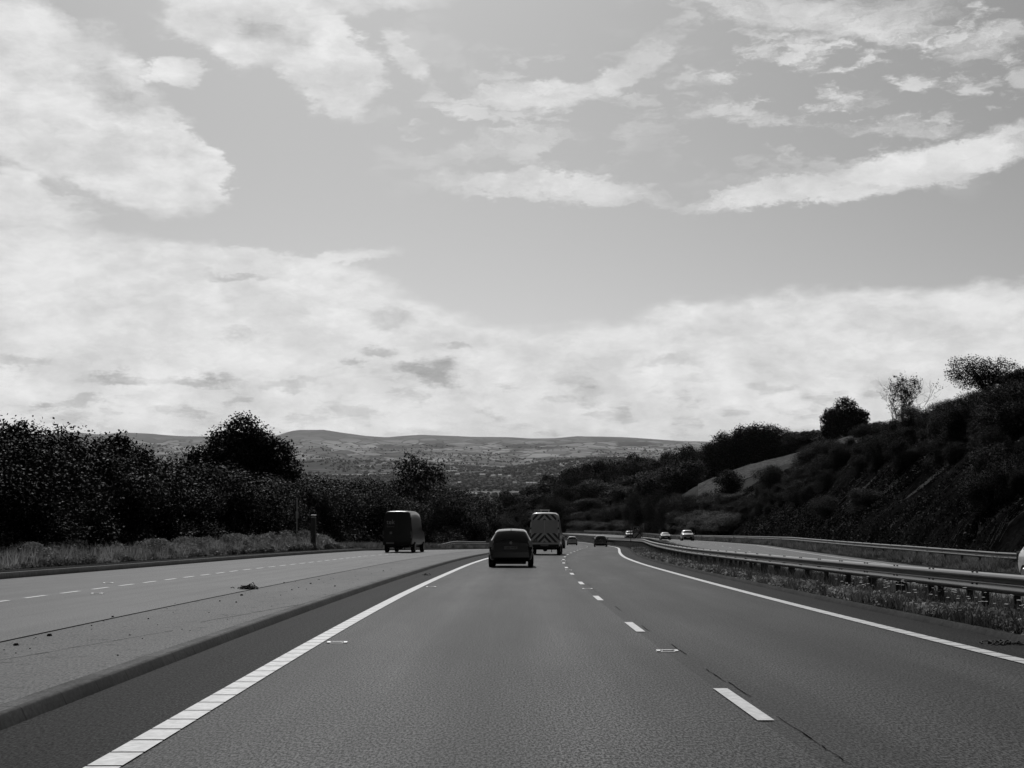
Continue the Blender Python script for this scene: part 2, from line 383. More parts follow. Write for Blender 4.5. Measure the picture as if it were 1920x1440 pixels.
# nearside kerb and hard island, slip road
SK = srange(-12, 150)
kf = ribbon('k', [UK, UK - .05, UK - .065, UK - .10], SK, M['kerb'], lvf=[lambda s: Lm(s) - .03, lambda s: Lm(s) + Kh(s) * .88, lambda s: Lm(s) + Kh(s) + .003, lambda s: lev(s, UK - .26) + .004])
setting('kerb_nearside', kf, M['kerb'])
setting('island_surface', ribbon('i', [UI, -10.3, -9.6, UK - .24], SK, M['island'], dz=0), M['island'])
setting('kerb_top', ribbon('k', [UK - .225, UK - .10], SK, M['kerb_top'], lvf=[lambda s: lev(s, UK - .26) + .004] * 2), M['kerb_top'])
SL_ = srange(-12, 300)
fr = lambda f: (lambda s: UI + (uL(s) - UI) * f)
setting('slip_road', ribbon('s', [fr(1), fr(.8), fr(.6), fr(.4), fr(.2), lambda s: np.where(s < 150, UI, np.minimum(UI + (s - 150) * .02, UK))], SL_, M['slip'], dz=0), M['slip'])
# tarmac joint and its cracks
jt = ribbon('joint', [UI - .02, UI + .02], srange(-10, 105), M['crack'], dz=.005)
setting('surface_joint', jt, M['crack'])
lj = MB(); s_ = 8.0
while s_ < 90:
    ln_ = random.uniform(.3, 1.6); n_ = 5
    if random.random() < .38:
        a_ = [W(s_ + ln_ * t / n_, -3.36 + .02 * math.sin(s_ * 1.3) + random.uniform(-.008, .008), .006) for t in range(n_ + 1)]
        for p0, p1 in zip(a_[:-1], a_[1:]):
            ww = random.uniform(.002, .006); lj.add([(p0[0] - ww, p0[1], p0[2]), (p0[0] + ww, p0[1], p0[2]), (p1[0] + ww, p1[1], p1[2]), (p1[0] - ww, p1[1], p1[2])], [(0, 1, 2, 3)])
    s_ += ln_
tag(lj.build('lane_joint', M['crack']), kind='structure')
# left kerb + footway strip + verge
kerbL = ribbon('k', [lambda s: uL(s), lambda s: uL(s) - .03, lambda s: uL(s) - .14], srange(-12, 300), M['kerb_dark'],
               lvf=[lambda s: Ls(s) - .03, lambda s: Ls(s) + .15, lambda s: Ls(s) + .152])
setting('kerb_slip_road', kerbL, M['kerb_dark'])
setting('kerb_coping', ribbon('k', [lambda s: uL(s) - .13, lambda s: uL(s) - .26], srange(-12, 118), M['slip'], lvf=[lambda s: Ls(s) + .157] * 2), M['slip'])
setting('footway', ribbon('f', [lambda s: uL(s) - 1.5, lambda s: uL(s) - .2], srange(-12, 118), M['footway'], dz=.006), M['footway'])
setting('verge_left', ribbon('v', [lambda s: uL(s) - 8, lambda s: uL(s) - 4, lambda s: uL(s) - .1], srange(-12, 420), M['verge']), M['verge'])
# median, opposing carriageway, right verge
setting('kerb_median', ribbon('k', [UM0, UM0 + .06, UM0 + .16], srange(-12, 420), M['kerb_dark'], lvf=[lambda s: Lm(s) - .03, lambda s: Lm(s) + .07, lambda s: Lm(s) + .075]), M['kerb_dark'])
setting('median_soil', ribbon('v', [UM0 + .1, 2.4, 3.6, UM1], srange(-12, 560), M['verge']), M['verge'])
setting('opposite_carriageway', ribbon('o', [UM1, 6.5, 8.2, 9.9, 12, UO], srange(-12, 560), M['slip']), M['slip'])
setting('verge_right', ribbon('v', [UO, 16, 19.5], srange(-12, 560), M['verge']), M['verge'])

# painted markings
PV = []; PF = []
def mark(s0, s1, u0, u1, dz=.006, step=4.0, rake=0.0):
    n = max(2, int((s1 - s0) / step) + 2); s = np.linspace(s0, s1, n)
    a = W(s + rake, np.full(n, u0) if not callable(u0) else u0(s), dz); b = W(s, np.full(n, u1) if not callable(u1) else u1(s), dz)
    base = len(PV); PV.extend(a.tolist()); PV.extend(b.tolist())
    for i in range(n - 1): PF.append((base + i, base + n + i, base + n + i + 1, base + i + 1))
def flush(name):
    global PV, PF
    o = setting(name, fast_mesh(name, PV, PF), M['paint']); PV = []; PF = []; return o
# ribbed edge lines: close by, gaps in the paint draw each rib's shade and dirt
for k in range(int(64 / .5)):
    s = 2 + k * .5
    du = float(np.interp(s, [0, 30], [.09, 0])); mark(s, s + .462, -7.75 + du, -7.55 + du, .009); mark(s, s + .462, -.10, .10, .009)
mark(66, 540, -7.75, -7.55, .009); mark(66, 540, -.10, .10, .009)
flush('edge_line_paint')
k = 0
s = 9.87
while s < 300:
    mark(s, s + 2.05, -3.56, -3.44, .009); s += 9.0
flush('lane_line_paint')
sd_ = 16.0
xs_slip = lambda s: np.interp(s, [-60, 27, 47, 77, 100, 120], [-8.9, -8.7, -8.27, -6.8, -4.2, -1]) - np.interp(s, RS, RD[:, 0])
while sd_ < 112:
    mark(sd_, sd_ + 1.2, lambda s: xs_slip(s) - .05, lambda s: xs_slip(s) + .05, .006, step=1); sd_ += 2.1
flush('slip_road_paint')
mark(20, 540, 5.8, 5.95, .006); mark(20, 540, 13.35, 13.5, .006)
s = 24
while s < 480: mark(s, s + 2, 9.6, 9.72, .006); s += 9
flush('opposite_line_paint')

# ------------------------------------------------------------------ terrain
RS_ROWS = np.array([-60, 60, 100, 130, 180, 250, 300, 360, 450, 600, 800])
UC = np.array([-200, -100, -60, -30, -18, 18.5, 24, 28, 33, 40, 60, 100, 160, 300], float)
GT = np.array([
    [-12, -6, -3, -.6, 0, 0, 4.5, 8.5, 11, 12, 14, 18, 22, 27],
    [-12, -6, -3, -.6, 0, 0, 4.8, 8.5, 10.8, 12, 14, 18, 22, 27],
    [-12, -6, -3, -.6, 0, 0, 4.8, 8.6, 10.9, 12.2, 14, 18, 22, 27],
    [-13, -7, -3, -.6, 0, 0, 4.5, 8.8, 11.9, 13.4, 15.5, 20, 25, 30],
    [-14, -7, -3, -.6, 0, 0, 4, 8.6, 12.4, 15.4, 19, 25, 31, 36],
    [-16, -8, -4, -1, 0, 0, 4.5, 8, 10.8, 13.8, 19.5, 32, 40, 46],
    [-18, -9, -4, -1, 0, .5, 3.5, 7, 10.6, 14.2, 20, 34, 44, 50],
    [-20, -10, -4, -1, 0, 3, 7, 10.5, 14.2, 17.2, 23, 34, 46, 54],
    [-24, -12, -6, -1, 1.5, 7, 9, 10, 12, 14, 20, 30, 42, 54],
    [-26, -14, -7, 0, 4, 14, 15, 16, 17, 18.5, 23, 31, 42, 54],
    [-26, -16, -9, -4, -2, 8, 9, 10, 12, 14, 18, 28, 40, 54]], float)
SKY = np.array([(-700, 822), (-200, 818), (60, 820), (115, 812), (140, 810), (190, 815), (240, 811), (290, 813), (350, 817), (440, 819), (500, 818), (521, 816.5), (545, 808), (562, 805), (608, 804),
                (637, 808.5), (687, 816), (725, 818.5), (770, 815), (792, 814), (833, 816), (900, 818.5), (950, 818.5), (992, 821), (1040, 820), (1083, 816), (1125, 817.5), (1167, 819), (1208, 821.5),
                (1283, 826), (1400, 828), (1700, 820), (2600, 815)], float)
def vnoise(x, y, seed=0):
    xi = np.floor(x).astype(np.int64); yi = np.floor(y).astype(np.int64); fx = x - xi; fy = y - yi
    fx = fx * fx * (3 - 2 * fx); fy = fy * fy * (3 - 2 * fy)
    def h(a, b):
        n = (a * 374761393 + b * 668265263 + seed * 1442695041) & 0xffffffff
        n = ((n ^ (n >> 13)) * 1274126177) & 0xffffffff
        return ((n ^ (n >> 16)) & 0xffff) / 65535.0
    return (h(xi, yi) * (1 - fx) + h(xi + 1, yi) * fx) * (1 - fy) + (h(xi, yi + 1) * (1 - fx) + h(xi + 1, yi + 1) * fx) * fy
def fbm(x, y, o=4, seed=0):
    a = 0; amp = .5
    for i in range(o): a = a + amp * vnoise(x * 2 ** i, y * 2 ** i, seed + i); amp *= .5
    return a
def smst(t): t = np.clip(t, 0, 1); return t * t * (3 - 2 * t)
def near_ref(x, y):
    s = np.zeros(len(x)); u = np.full(len(x), 999.0)
    idx = np.where(y < 760)[0]
    for c in np.array_split(idx, max(1, len(idx) // 20000 + 1)):
        if len(c) == 0: continue
        sub = RD[::4]
        d = (x[c, None] - sub[None, :, 0]) ** 2 + (y[c, None] - sub[None, :, 1]) ** 2
        k = np.argmin(d, 1) * 4
        for _ in range(2):
            dx = x[c] - RD[k, 0]; dy = y[c] - RD[k, 1]
            k = np.clip(k + np.round(dx * RT[k, 0] + dy * RT[k, 1]).astype(int), 0, len(RD) - 1)
        dx = x[c] - RD[k, 0]; dy = y[c] - RD[k, 1]
        along = dx * RT[k, 0] + dy * RT[k, 1]
        s[c] = RS[k] + along; u[c] = dx * RN[k, 0] + dy * RN[k, 1]
    return s, u
def H(x, y, lower=True):
    x = np.atleast_1d(np.asarray(x, float)); y = np.atleast_1d(np.asarray(y, float))
    s, u = near_ref(x, y)
    zb = np.interp(y, [-500, -60, 0, 300, 600, 1000, 1600, 2400, 3200, 11000, 30000], [42, 3.57, 0, -17.9, -35.8, -60, -92, -120, -131, -128, -128])
    t = smst((y - 300) / 60)
    xp = np.where(y < 300, u, u * (1 - t) + (x - 22.6) * t); xp = np.where(y > 360, x - 22.6, xp)
    yy = np.clip(y, -60, 800)
    ri = np.clip(np.searchsorted(RS_ROWS, yy) - 1, 0, len(RS_ROWS) - 2); rt = (yy - RS_ROWS[ri]) / (RS_ROWS[ri + 1] - RS_ROWS[ri])
    ci = np.clip(np.searchsorted(UC, xp) - 1, 0, len(UC) - 2); ct = np.clip((xp - UC[ci]) / (UC[ci + 1] - UC[ci]), 0, 1)
    G = (GT[ri, ci] * (1 - ct) + GT[ri, ci + 1] * ct) * (1 - rt) + (GT[ri + 1, ci] * (1 - ct) + GT[ri + 1, ci + 1] * ct) * rt
    G = G * (1 - smst((y - 800) / 900))
    z = zb + G + (Lo(s) * .8) * (y < 320) * (u > 14)
    rough = np.clip((np.abs(xp) - 22) / 12, 0, 1) * (y < 900)
    z = z + rough * (fbm(x / 9, y / 9, 4, 3) - .47) * 2.4
    # the vale and the hills beyond
    far = smst((y - 1200) / 1500)
    z = z + far * (fbm(x / 900, y / 900, 4, 11) - .47) * 26
    a = x / np.maximum(y, 1)
    ys = np.interp(a * F + 913, SKY[:, 0], SKY[:, 1])
    zs = (845 - ys) / F * 16000
    up = np.clip((y - 10800) / 5200, 0, 1) ** 1.25
    hill = (zs + 128) * up + (fbm(x / 1300, y / 1300, 5, 21) - .47) * 90 * np.sin(np.pi * np.clip(up, 0, 1))
    hill = np.where(y > 16000, (zs + 128) * np.clip(1 - (y - 16000) / 9000, 0, 1), hill)
    z = z + np.where(y > 10800, hill, 0)
    z = z + 88 * np.exp(-((x - 640) / 560) ** 2 - ((y - 7600) / 1000) ** 2)
    z = z + 60 * np.exp(-((x + 900) / 700) ** 2 - ((y - 9500) / 700) ** 2)
    z = z + 185 * np.exp(-((x - 1080) / 380) ** 2 - ((y - 4600) / 900) ** 2)
    # corridor
    inside = smst((u - (uL(s) - 11)) / 4) * smst((21.0 - u) / 2.5) * (s < SMAX) * (u < 900)
    zc = zref(s) + lev(s, u) - (.35 if lower else 0)
    blend_r = np.where(y > 320, smst((30.0 - u) / 11) * smst((u - (uL(s) - 22)) / 14) * (u < 900) * (s < SMAX - 5), inside)
    return z * (1 - blend_r) + zc * blend_r
def hz(x, y): return float(H([x], [y], False)[0])
ys_ = np.concatenate([np.arange(-480, -40, 20), np.arange(-40, 130, 1.6), 130 * (30000 / 130) ** (np.linspace(0, 1, 430) ** 1.0)])
aa = np.concatenate([np.linspace(-1.5, -.45, 40)[:-1], np.linspace(-.45, .62, 330), np.linspace(.62, 1.8, 40)[1:]])
XX = np.where(ys_ > -30, ys_ + 55, 25 + (-30 - ys_) * 1.0)[:, None] * aa[None] ; YY = np.repeat(ys_[:, None], len(aa), 1)
ZZ = H(XX.ravel(), YY.ravel()).reshape(XX.shape)
nr, nc = XX.shape
ii = np.arange(nr - 1)[:, None] * nc + np.arange(nc - 1)[None]
GF = np.stack([ii, ii + 1, ii + nc + 1, ii + nc], -1).reshape(-1, 4)
def land_mat():
    m, q, b = mat_new('countryside'); tc = q.n('ShaderNodeTexCoord'); O = tc.outputs['Object']
    sp = q.n('ShaderNodeSeparateXYZ'); q.l(O, sp.inputs[0])
    O2 = q.vm('ADD', O, q.mul(q.vm('SUBTRACT', q.noise(O, .002, 3, .5, out=1), (.5, .5, .5)), (160, 160, 0)))
    flat = q.mul(O2, (1, .55, 0))
    vo = q.n('ShaderNodeTexVoronoi', feature='F1'); vo.inputs['Scale'].default_value = .0052; vo.inputs['Randomness'].default_value = .85; q.l(flat, vo.inputs['Vector'])
    ve = q.n('ShaderNodeTexVoronoi', feature='DISTANCE_TO_EDGE'); ve.inputs['Scale'].default_value = .0052; ve.inputs['Randomness'].default_value = .85; q.l(flat, ve.inputs['Vector'])
    sc_ = q.n('ShaderNodeSeparateColor'); q.l(vo.outputs['Color'], sc_.inputs[0])
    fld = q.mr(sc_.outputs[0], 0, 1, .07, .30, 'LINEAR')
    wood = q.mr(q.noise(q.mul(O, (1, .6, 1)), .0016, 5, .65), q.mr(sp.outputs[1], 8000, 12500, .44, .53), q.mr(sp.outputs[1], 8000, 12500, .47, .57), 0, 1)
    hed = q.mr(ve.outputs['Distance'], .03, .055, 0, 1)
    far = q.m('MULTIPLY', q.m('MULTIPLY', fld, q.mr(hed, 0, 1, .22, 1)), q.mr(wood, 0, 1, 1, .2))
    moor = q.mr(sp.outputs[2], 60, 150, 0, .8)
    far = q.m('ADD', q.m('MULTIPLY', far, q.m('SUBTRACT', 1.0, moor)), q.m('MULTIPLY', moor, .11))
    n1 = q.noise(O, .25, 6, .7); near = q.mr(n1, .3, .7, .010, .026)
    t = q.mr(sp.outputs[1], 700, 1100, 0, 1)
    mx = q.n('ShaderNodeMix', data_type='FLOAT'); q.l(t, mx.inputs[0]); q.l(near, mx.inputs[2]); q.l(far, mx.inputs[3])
    grey(q, mx.outputs[0], b.inputs['Base Color']); b.inputs['Roughness'].default_value = .95; b.inputs['Specular IOR Level'].default_value = .05
    return m
M['land'] = land_mat()
setting('ground', fast_mesh('ground', np.stack([XX, YY, ZZ], -1).reshape(-1, 3), GF, smooth=True), M['land'])
# pasture on the hillside
fx = np.linspace(50, 170, 90); fy = np.linspace(322, 440, 60); FX, FY = np.meshgrid(fx, fy); FX = np.maximum(FX, FY * .150) + (FX - 50) * 1e-3; FZ = H(FX.ravel(), FY.ravel(), False).reshape(FX.shape) + .35
n2 = FX.shape[1]; i2 = np.arange(FX.shape[0] - 1)[:, None] * n2 + np.arange(n2 - 1)[None]
setting('pasture', fast_mesh('pasture', np.stack([FX, FY, FZ], -1).reshape(-1, 3), np.stack([i2, i2 + 1, i2 + n2 + 1, i2 + n2], -1).reshape(-1, 4), smooth=True), M['field'])

# ------------------------------------------------------------------ placing
def at(px, d):
    """point on the ground plane seen at photo column px, d metres ahead"""
    a = math.atan((px - 960) / F) + YAW
    return d * math.tan(a), d
def ztop(py, d): return EYE + (845 - py) / F * d

# ------------------------------------------------------------------ trees
def leaves(C0, Rl, n_cl, per, leaf, r, crad=.35, up=.4, shell=.45):
    """C0: lobe centres (k,3), Rl: lobe radii (k,3) -> leaf quads gathered in clusters"""
    k = len(C0); vol = Rl.prod(1) ** .67; pick = r.choice(k, n_cl, p=vol / vol.sum())
    d = r.normal(size=(n_cl, 3)); d /= np.linalg.norm(d, axis=1)[:, None]
    rad = shell + (1 - shell) * r.random(n_cl) ** .6
    cc_ = C0[pick] + d * Rl[pick] * rad[:, None]
    P_ = np.repeat(cc_, per, 0) + r.normal(size=(n_cl * per, 3)) * crad
    n = len(P_); nrm = r.normal(size=(n, 3)) + np.repeat(d, per, 0) * .7 + np.array([0, 0, up]); nrm /= np.linalg.norm(nrm, axis=1)[:, None]
    t = np.cross(nrm, r.normal(size=(n, 3))); t /= np.linalg.norm(t, axis=1)[:, None] + 1e-9; b = np.cross(nrm, t)
    L = leaf * (.6 + .8 * r.random(n))[:, None]
    V = np.stack([P_ - t * L * .5, P_ + b * L * .32 - nrm * L * .08, P_ + t * L * .5, P_ - b * L * .32 - nrm * L * .08], 1).reshape(-1, 3)
    return V, np.arange(n * 4).reshape(-1, 4)
def limb_mesh(name, h, lobes, r, r0=.28, fork=.35, twigs=3):
    mb = MB(); top_ = Vector((r.normal() * .15, r.normal() * .15, h * fork))
    mb.tube([(0, 0, -.6), (0, 0, h * fork * .5), top_], [r0 * 1.25, r0, r0 * .8], 8)
    for L in lobes:
        e = Vector(L[:3]); mid = top_.lerp(e, .5) + Vector((r.normal() * .3, r.normal() * .3, .35))
        mb.tube([top_ - Vector((0, 0, .2)), mid, e], [r0 * .5, r0 * .3, r0 * .1], 5)
        for _ in range(twigs):
            q_ = e + Vector(r.normal(size=3).clip(-1.3, 1.3)) * float(L[3]) * .4
            mb.tube([mid.lerp(e, r.random()), q_], [r0 * .14, r0 * .03], 4, cap=False)
    return mb
def crown_lobes(r, k, h, w, base=.25, flat=.8):
    L = []
    for i in range(k):
        t = (i + .5) / k; z = h * (base + (1 - base) * t * .92)
        env = math.sin(math.pi * min(1, .22 + .72 * (1 - abs(t - .38) / .62))) ** .6
        a = r.random() * 6.283 + i * 2.4; rr = w * .5 * env * (.25 + .5 * r.random())
        q_ = w * .5 * (.36 + .2 * r.random()) * (.75 + .3 * env)
        L.append((rr * math.cos(a), rr * math.sin(a), min(z, h - q_ * flat * .8), q_, q_, q_ * flat))
    return np.array(L)
PROTO = {}
def proto(key, seed, h, w, k, n_cl, per, leaf, mat, base=.25, crad=.35, shell=.45, r0=.28, fork=.35, twigs=3, flat=.8, lobes=None, up=.4):
    r = np.random.default_rng(seed); L = crown_lobes(r, k, h, w, base, flat) if lobes is None else np.array(lobes, float)
    V, Fc = leaves(L[:, :3], L[:, 3:6], n_cl, per, leaf, r, crad, up, shell)
    V[:, 2] = np.maximum(V[:, 2], .05)
    me = fast_mesh(key + '_crown', V, Fc); me.materials.append(M[mat])
    mb = limb_mesh(key, h, L, r, r0, fork, twigs)
    mt = bpy.data.meshes.new(key + '_trunk'); mt.from_pydata(mb.v, [], mb.f); mt.materials.append(M['bark'])
    zmax = float(np.percentile(V[:, 2], 99.7)); PROTO[key] = (me, mt, zmax, float(np.percentile(np.abs(V[:, :2]), 98) * 2))
def plant(name, key, x, y, height, width, label, cat, group=None, rz=None, z=None, sink=.2):
    me, mt, zm, wm = PROTO[key]; z = hz(x, y) if z is None else z
    o = empty(name, (x, y, z - sink), random.random() * 6.28 if rz is None else rz, label, cat, group)
    sx_ = width / wm; sz_ = (height + sink) / zm
    o.scale = (sx_, sx_ * random.uniform(.92, 1.08), sz_)
    link('crown', me, None, o); link('trunk', mt, None, o)
    return o
# kinds
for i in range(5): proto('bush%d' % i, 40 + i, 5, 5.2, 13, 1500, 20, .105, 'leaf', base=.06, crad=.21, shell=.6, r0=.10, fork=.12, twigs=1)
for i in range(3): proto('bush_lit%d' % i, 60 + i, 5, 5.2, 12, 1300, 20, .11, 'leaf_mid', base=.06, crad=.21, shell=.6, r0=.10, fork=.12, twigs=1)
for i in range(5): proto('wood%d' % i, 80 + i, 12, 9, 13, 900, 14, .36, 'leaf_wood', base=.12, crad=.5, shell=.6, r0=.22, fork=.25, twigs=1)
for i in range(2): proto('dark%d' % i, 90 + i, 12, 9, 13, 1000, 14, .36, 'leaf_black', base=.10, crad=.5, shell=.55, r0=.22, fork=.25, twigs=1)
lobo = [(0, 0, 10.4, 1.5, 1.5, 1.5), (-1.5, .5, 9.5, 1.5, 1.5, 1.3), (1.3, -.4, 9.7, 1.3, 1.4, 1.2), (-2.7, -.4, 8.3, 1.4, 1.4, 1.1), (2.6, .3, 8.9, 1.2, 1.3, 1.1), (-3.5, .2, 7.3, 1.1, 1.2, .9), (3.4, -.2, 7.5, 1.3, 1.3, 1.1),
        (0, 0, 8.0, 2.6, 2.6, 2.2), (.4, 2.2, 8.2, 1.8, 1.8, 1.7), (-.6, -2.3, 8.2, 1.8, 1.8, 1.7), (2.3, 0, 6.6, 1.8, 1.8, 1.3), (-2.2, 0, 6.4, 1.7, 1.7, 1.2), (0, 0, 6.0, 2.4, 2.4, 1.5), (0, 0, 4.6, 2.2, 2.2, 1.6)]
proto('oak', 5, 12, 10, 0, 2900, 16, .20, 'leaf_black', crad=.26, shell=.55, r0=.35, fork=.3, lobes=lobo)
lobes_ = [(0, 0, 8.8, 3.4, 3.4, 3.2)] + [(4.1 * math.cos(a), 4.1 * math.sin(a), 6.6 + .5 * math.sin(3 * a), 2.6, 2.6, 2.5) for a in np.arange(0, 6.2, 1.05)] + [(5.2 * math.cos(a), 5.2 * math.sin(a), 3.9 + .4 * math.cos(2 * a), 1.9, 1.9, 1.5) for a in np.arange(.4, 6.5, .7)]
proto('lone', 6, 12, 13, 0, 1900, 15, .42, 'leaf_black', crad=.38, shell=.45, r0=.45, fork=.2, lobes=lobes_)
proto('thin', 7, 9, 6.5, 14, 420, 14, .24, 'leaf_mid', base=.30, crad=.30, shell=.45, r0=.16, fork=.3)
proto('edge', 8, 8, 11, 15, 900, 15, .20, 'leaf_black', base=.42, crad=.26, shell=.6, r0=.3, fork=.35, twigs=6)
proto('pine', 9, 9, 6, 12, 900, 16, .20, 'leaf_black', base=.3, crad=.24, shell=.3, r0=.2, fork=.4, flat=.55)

HEDGE = 'shrubs of the dense dark hedge left of the slip road'
sky_l = [(-60, 795), (0, 800), (40, 812), (110, 818), (150, 832), (200, 845), (240, 853), (300, 862), (350, 872), (450, 880), (560, 897), (620, 897), (700, 902), (760, 908), (830, 912), (860, 925), (900, 950), (940, 968)]
dl = [(-60, 50), (0, 54), (200, 73), (350, 92), (500, 110), (600, 122), (700, 140), (800, 165), (900, 205), (960, 260)]
def ip(t, x): return float(np.interp(x, [a for a, _ in t], [b for _, b in t]))
px = -70; k = 0
while px < 945:
    for row in range(3):
        d = ip(dl, px) * (1 + .10 * row) + random.uniform(-1, 1); pj = px + random.uniform(-12, 12) + row * 14
        x, y = at(pj, d); top_ = ztop(ip(sky_l, pj) + random.uniform(-6, 14) + (16 if row == 0 else 0), d); h = max(2.0, top_ - hz(x, y))
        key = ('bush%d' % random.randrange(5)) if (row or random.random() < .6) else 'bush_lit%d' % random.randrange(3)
        plant('shrub', key, x, y, h, h * random.uniform(.95, 1.25), 'dark leafy shrub merged into the tall hedge left of the slip road', 'shrub', HEDGE)
    px += 2.7 / ip(dl, px) * F * .75
x, y = at(455, 128); plant('oak_tree', 'oak', x, y, ztop(785, 128) - hz(x, y), 8.9, 'tall round-headed oak rising above the hedge on the left', 'tree', rz=0)
x, y = at(200, 82); plant('pine_tree', 'pine', x, y, ztop(818, 82) - hz(x, y), 4.6, 'black clumpy pine poking out of the left hedge before the hills', 'tree')
x, y = at(255, 88); plant('pine_tree', 'pine', x, y, ztop(850, 88) - hz(x, y), 3.0, 'smaller black pine just right of the clumpy pine in the left hedge', 'tree')
x, y = at(778, 168); plant('young_tree', 'thin', x, y, ztop(850, 168) - hz(x, y), 6.4, 'pale-leaved small tree above the hedge directly over the dark van', 'tree')
x, y = at(20, 60); plant('hawthorn_tree', 'thin', x, y, ztop(792, 60) - hz(x, y), 3.4, 'feathery hawthorn top at the extreme left edge of the hedge', 'tree')
x, y = at(108, 67); plant('hawthorn_tree', 'thin', x, y, ztop(808, 67) - hz(x, y), 2.8, 'pale feathery hawthorn top between the left edge and the black pine', 'tree')

# right-hand bank: shrubs on the slope
def shrub_line(name, pts, n, keys, hh, label, group, wide=(.95, 1.3), jit=(10, 4)):
    for _ in range(n):
        t = random.random() * (len(pts) - 1); i = int(t); f = t - i
        px_ = pts[i][0] * (1 - f) + pts[i + 1][0] * f + random.uniform(-jit[0], jit[0]); d_ = pts[i][1] * (1 - f) + pts[i + 1][1] * f + random.uniform(-jit[1], jit[1])
        h = random.uniform(*hh); x, y = at(px_, d_)
        plant(name, random.choice(keys), x, y, h, h * random.uniform(*wide), label, 'shrub' if 'shrub' in name else 'tree', group)
BK = 'shrubs scattered up the right-hand rock cutting'
shrub_line('shrub', [(1960, 98), (1930, 100), (1890, 110), (1850, 120), (1780, 142), (1700, 170), (1620, 205), (1540, 235)], 60, ['bush0', 'bush1', 'bush3', 'bush_lit0', 'bush4'], (.8, 2.0), 'low dark shrub along the brow of the right-hand cutting', 'shrubs along the brow of the cutting')
shrub_line('shrub', [(1480, 205), (1520, 195), (1600, 178), (1680, 150), (1780, 125), (1860, 104), (1900, 92)], 84, ['bush0', 'bush2', 'bush_lit1', 'bush4', 'bush1'], (1.4, 3.4), 'dark shrub growing on the face of the right-hand cutting', BK, jit=(45, 14))
shrub_line('shrub', [(1340, 262), (1400, 240), (1460, 215), (1530, 192)], 26, ['bush1', 'bush2', 'bush_lit1', 'bush_lit2'], (1.8, 3.2), 'leafy shrub at the lower left end of the right-hand cutting', 'shrubs at the low end of the cutting', jit=(25, 10))
shrub_line('shrub', [(1512, 252), (1535, 252), (1560, 240)], 16, ['bush1', 'bush3'], (3.0, 4.4), 'tall dark shrub behind the cutting below the lone tree', 'tall shrubs below the lone tree', jit=(20, 12))
x, y = at(1545, 148); plant('shrub', 'bush_lit2', x, y, 2.6, 3.4, 'light-leaved shrub at the foot of the cutting behind the outer barrier', 'shrub')
x, y = at(1620, 128); plant('shrub', 'bush_lit0', x, y, 2.1, 3.6, 'wider light-leaved shrub at the cutting foot nearer the right edge', 'shrub')
x, y = at(1448, 232); plant('shrub', 'bush_lit0', x, y, ztop(872, 232) - hz(x, y), 5.5, 'feathery shrub standing up against the pasture, left of the cutting', 'shrub')
x, y = at(1368, 300); plant('round_tree', 'wood1', x, y, ztop(882, 300) - hz(x, y), 7, 'round dark bush-like tree in front of the sloping pasture', 'tree')
x, y = at(1585, 395); plant('lone_tree', 'lone', x, y, ztop(748, 395) - hz(x, y) , 12.2, 'broad black lone tree standing on the hill crest against the sky', 'tree')
x, y = at(1855, 168); plant('ash_tree', 'edge', x, y, ztop(669, 168) - hz(x, y), 9.6, 'large open-crowned tree on top of the cutting at the right edge', 'tree')
x, y = at(1925, 150); plant('ash_tree', 'oak', x, y, ztop(690, 150) - hz(x, y), 6.0, 'dense dark tree cut off by the right edge of the view', 'tree')
x, y = at(1790, 150); plant('shrub', 'bush1', x, y, ztop(748, 150) - hz(x, y), 2.2, 'small pointed shrub on the skyline left of the large edge tree', 'shrub')
x, y = at(1650, 330); plant('round_tree', 'dark0', x, y, ztop(790, 330) - hz(x, y), 5, 'small distant tree just right of the lone tree on the crest', 'tree')

# woods
ROW = 'trees in the row above the pasture'
for px_, py_, d_, w_ in [(1330, 842, 430, 9), (1352, 828, 425, 10), (1375, 812, 420, 12), (1405, 800, 418, 12), (1432, 796, 415, 12), (1458, 797, 415, 10), (1480, 815, 412, 8), (1502, 818, 410, 8), (1525, 808, 408, 11), (1545, 820, 405, 8)]:
    x, y = at(px_, d_); plant('field_tree', random.choice(['wood0', 'wood2', 'dark1', 'wood3']), x, y, max(5, ztop(py_, d_) - hz(x, y)), w_, 'dark tree in the row along the upper edge of the pasture', 'tree', ROW)
WD = 'trees of the dark wood beyond the bend'
wsky = [(905, 962), (940, 932), (980, 918), (1010, 900), (1040, 890), (1080, 884), (1100, 882), (1130, 872), (1160, 866), (1190, 862), (1220, 866), (1250, 858), (1290, 848), (1320, 860), (1345, 856)]
for d_, off, st in [(640, 0, 15), (605, 16, 17), (565, 34, 19), (530, 52, 21)]:
    px_ = 905
    while px_ < 1350:
        pj = px_ + random.uniform(-5, 5); dj = d_ + random.uniform(-12, 12); x, y = at(pj, dj)
        h = ztop(ip(wsky, pj) + off + random.uniform(-15, 14), dj) - hz(x, y)
        if 4 < h: plant('woodland_tree', random.choice(['dark0', 'dark1', 'wood0', 'wood3']), x, y, min(h, 21), random.uniform(10, 14), 'black tree in the dense dark wood beyond the bend', 'tree', WD)
        px_ += st + random.uniform(0, 5)
BD = 'lighter bushes beside the far bend'
bsky = [(920, 965), (960, 962), (1000, 958), (1085, 962), (1110, 955), (1150, 950), (1190, 928), (1240, 922), (1300, 926), (1340, 930), (1400, 925), (1440, 935)]
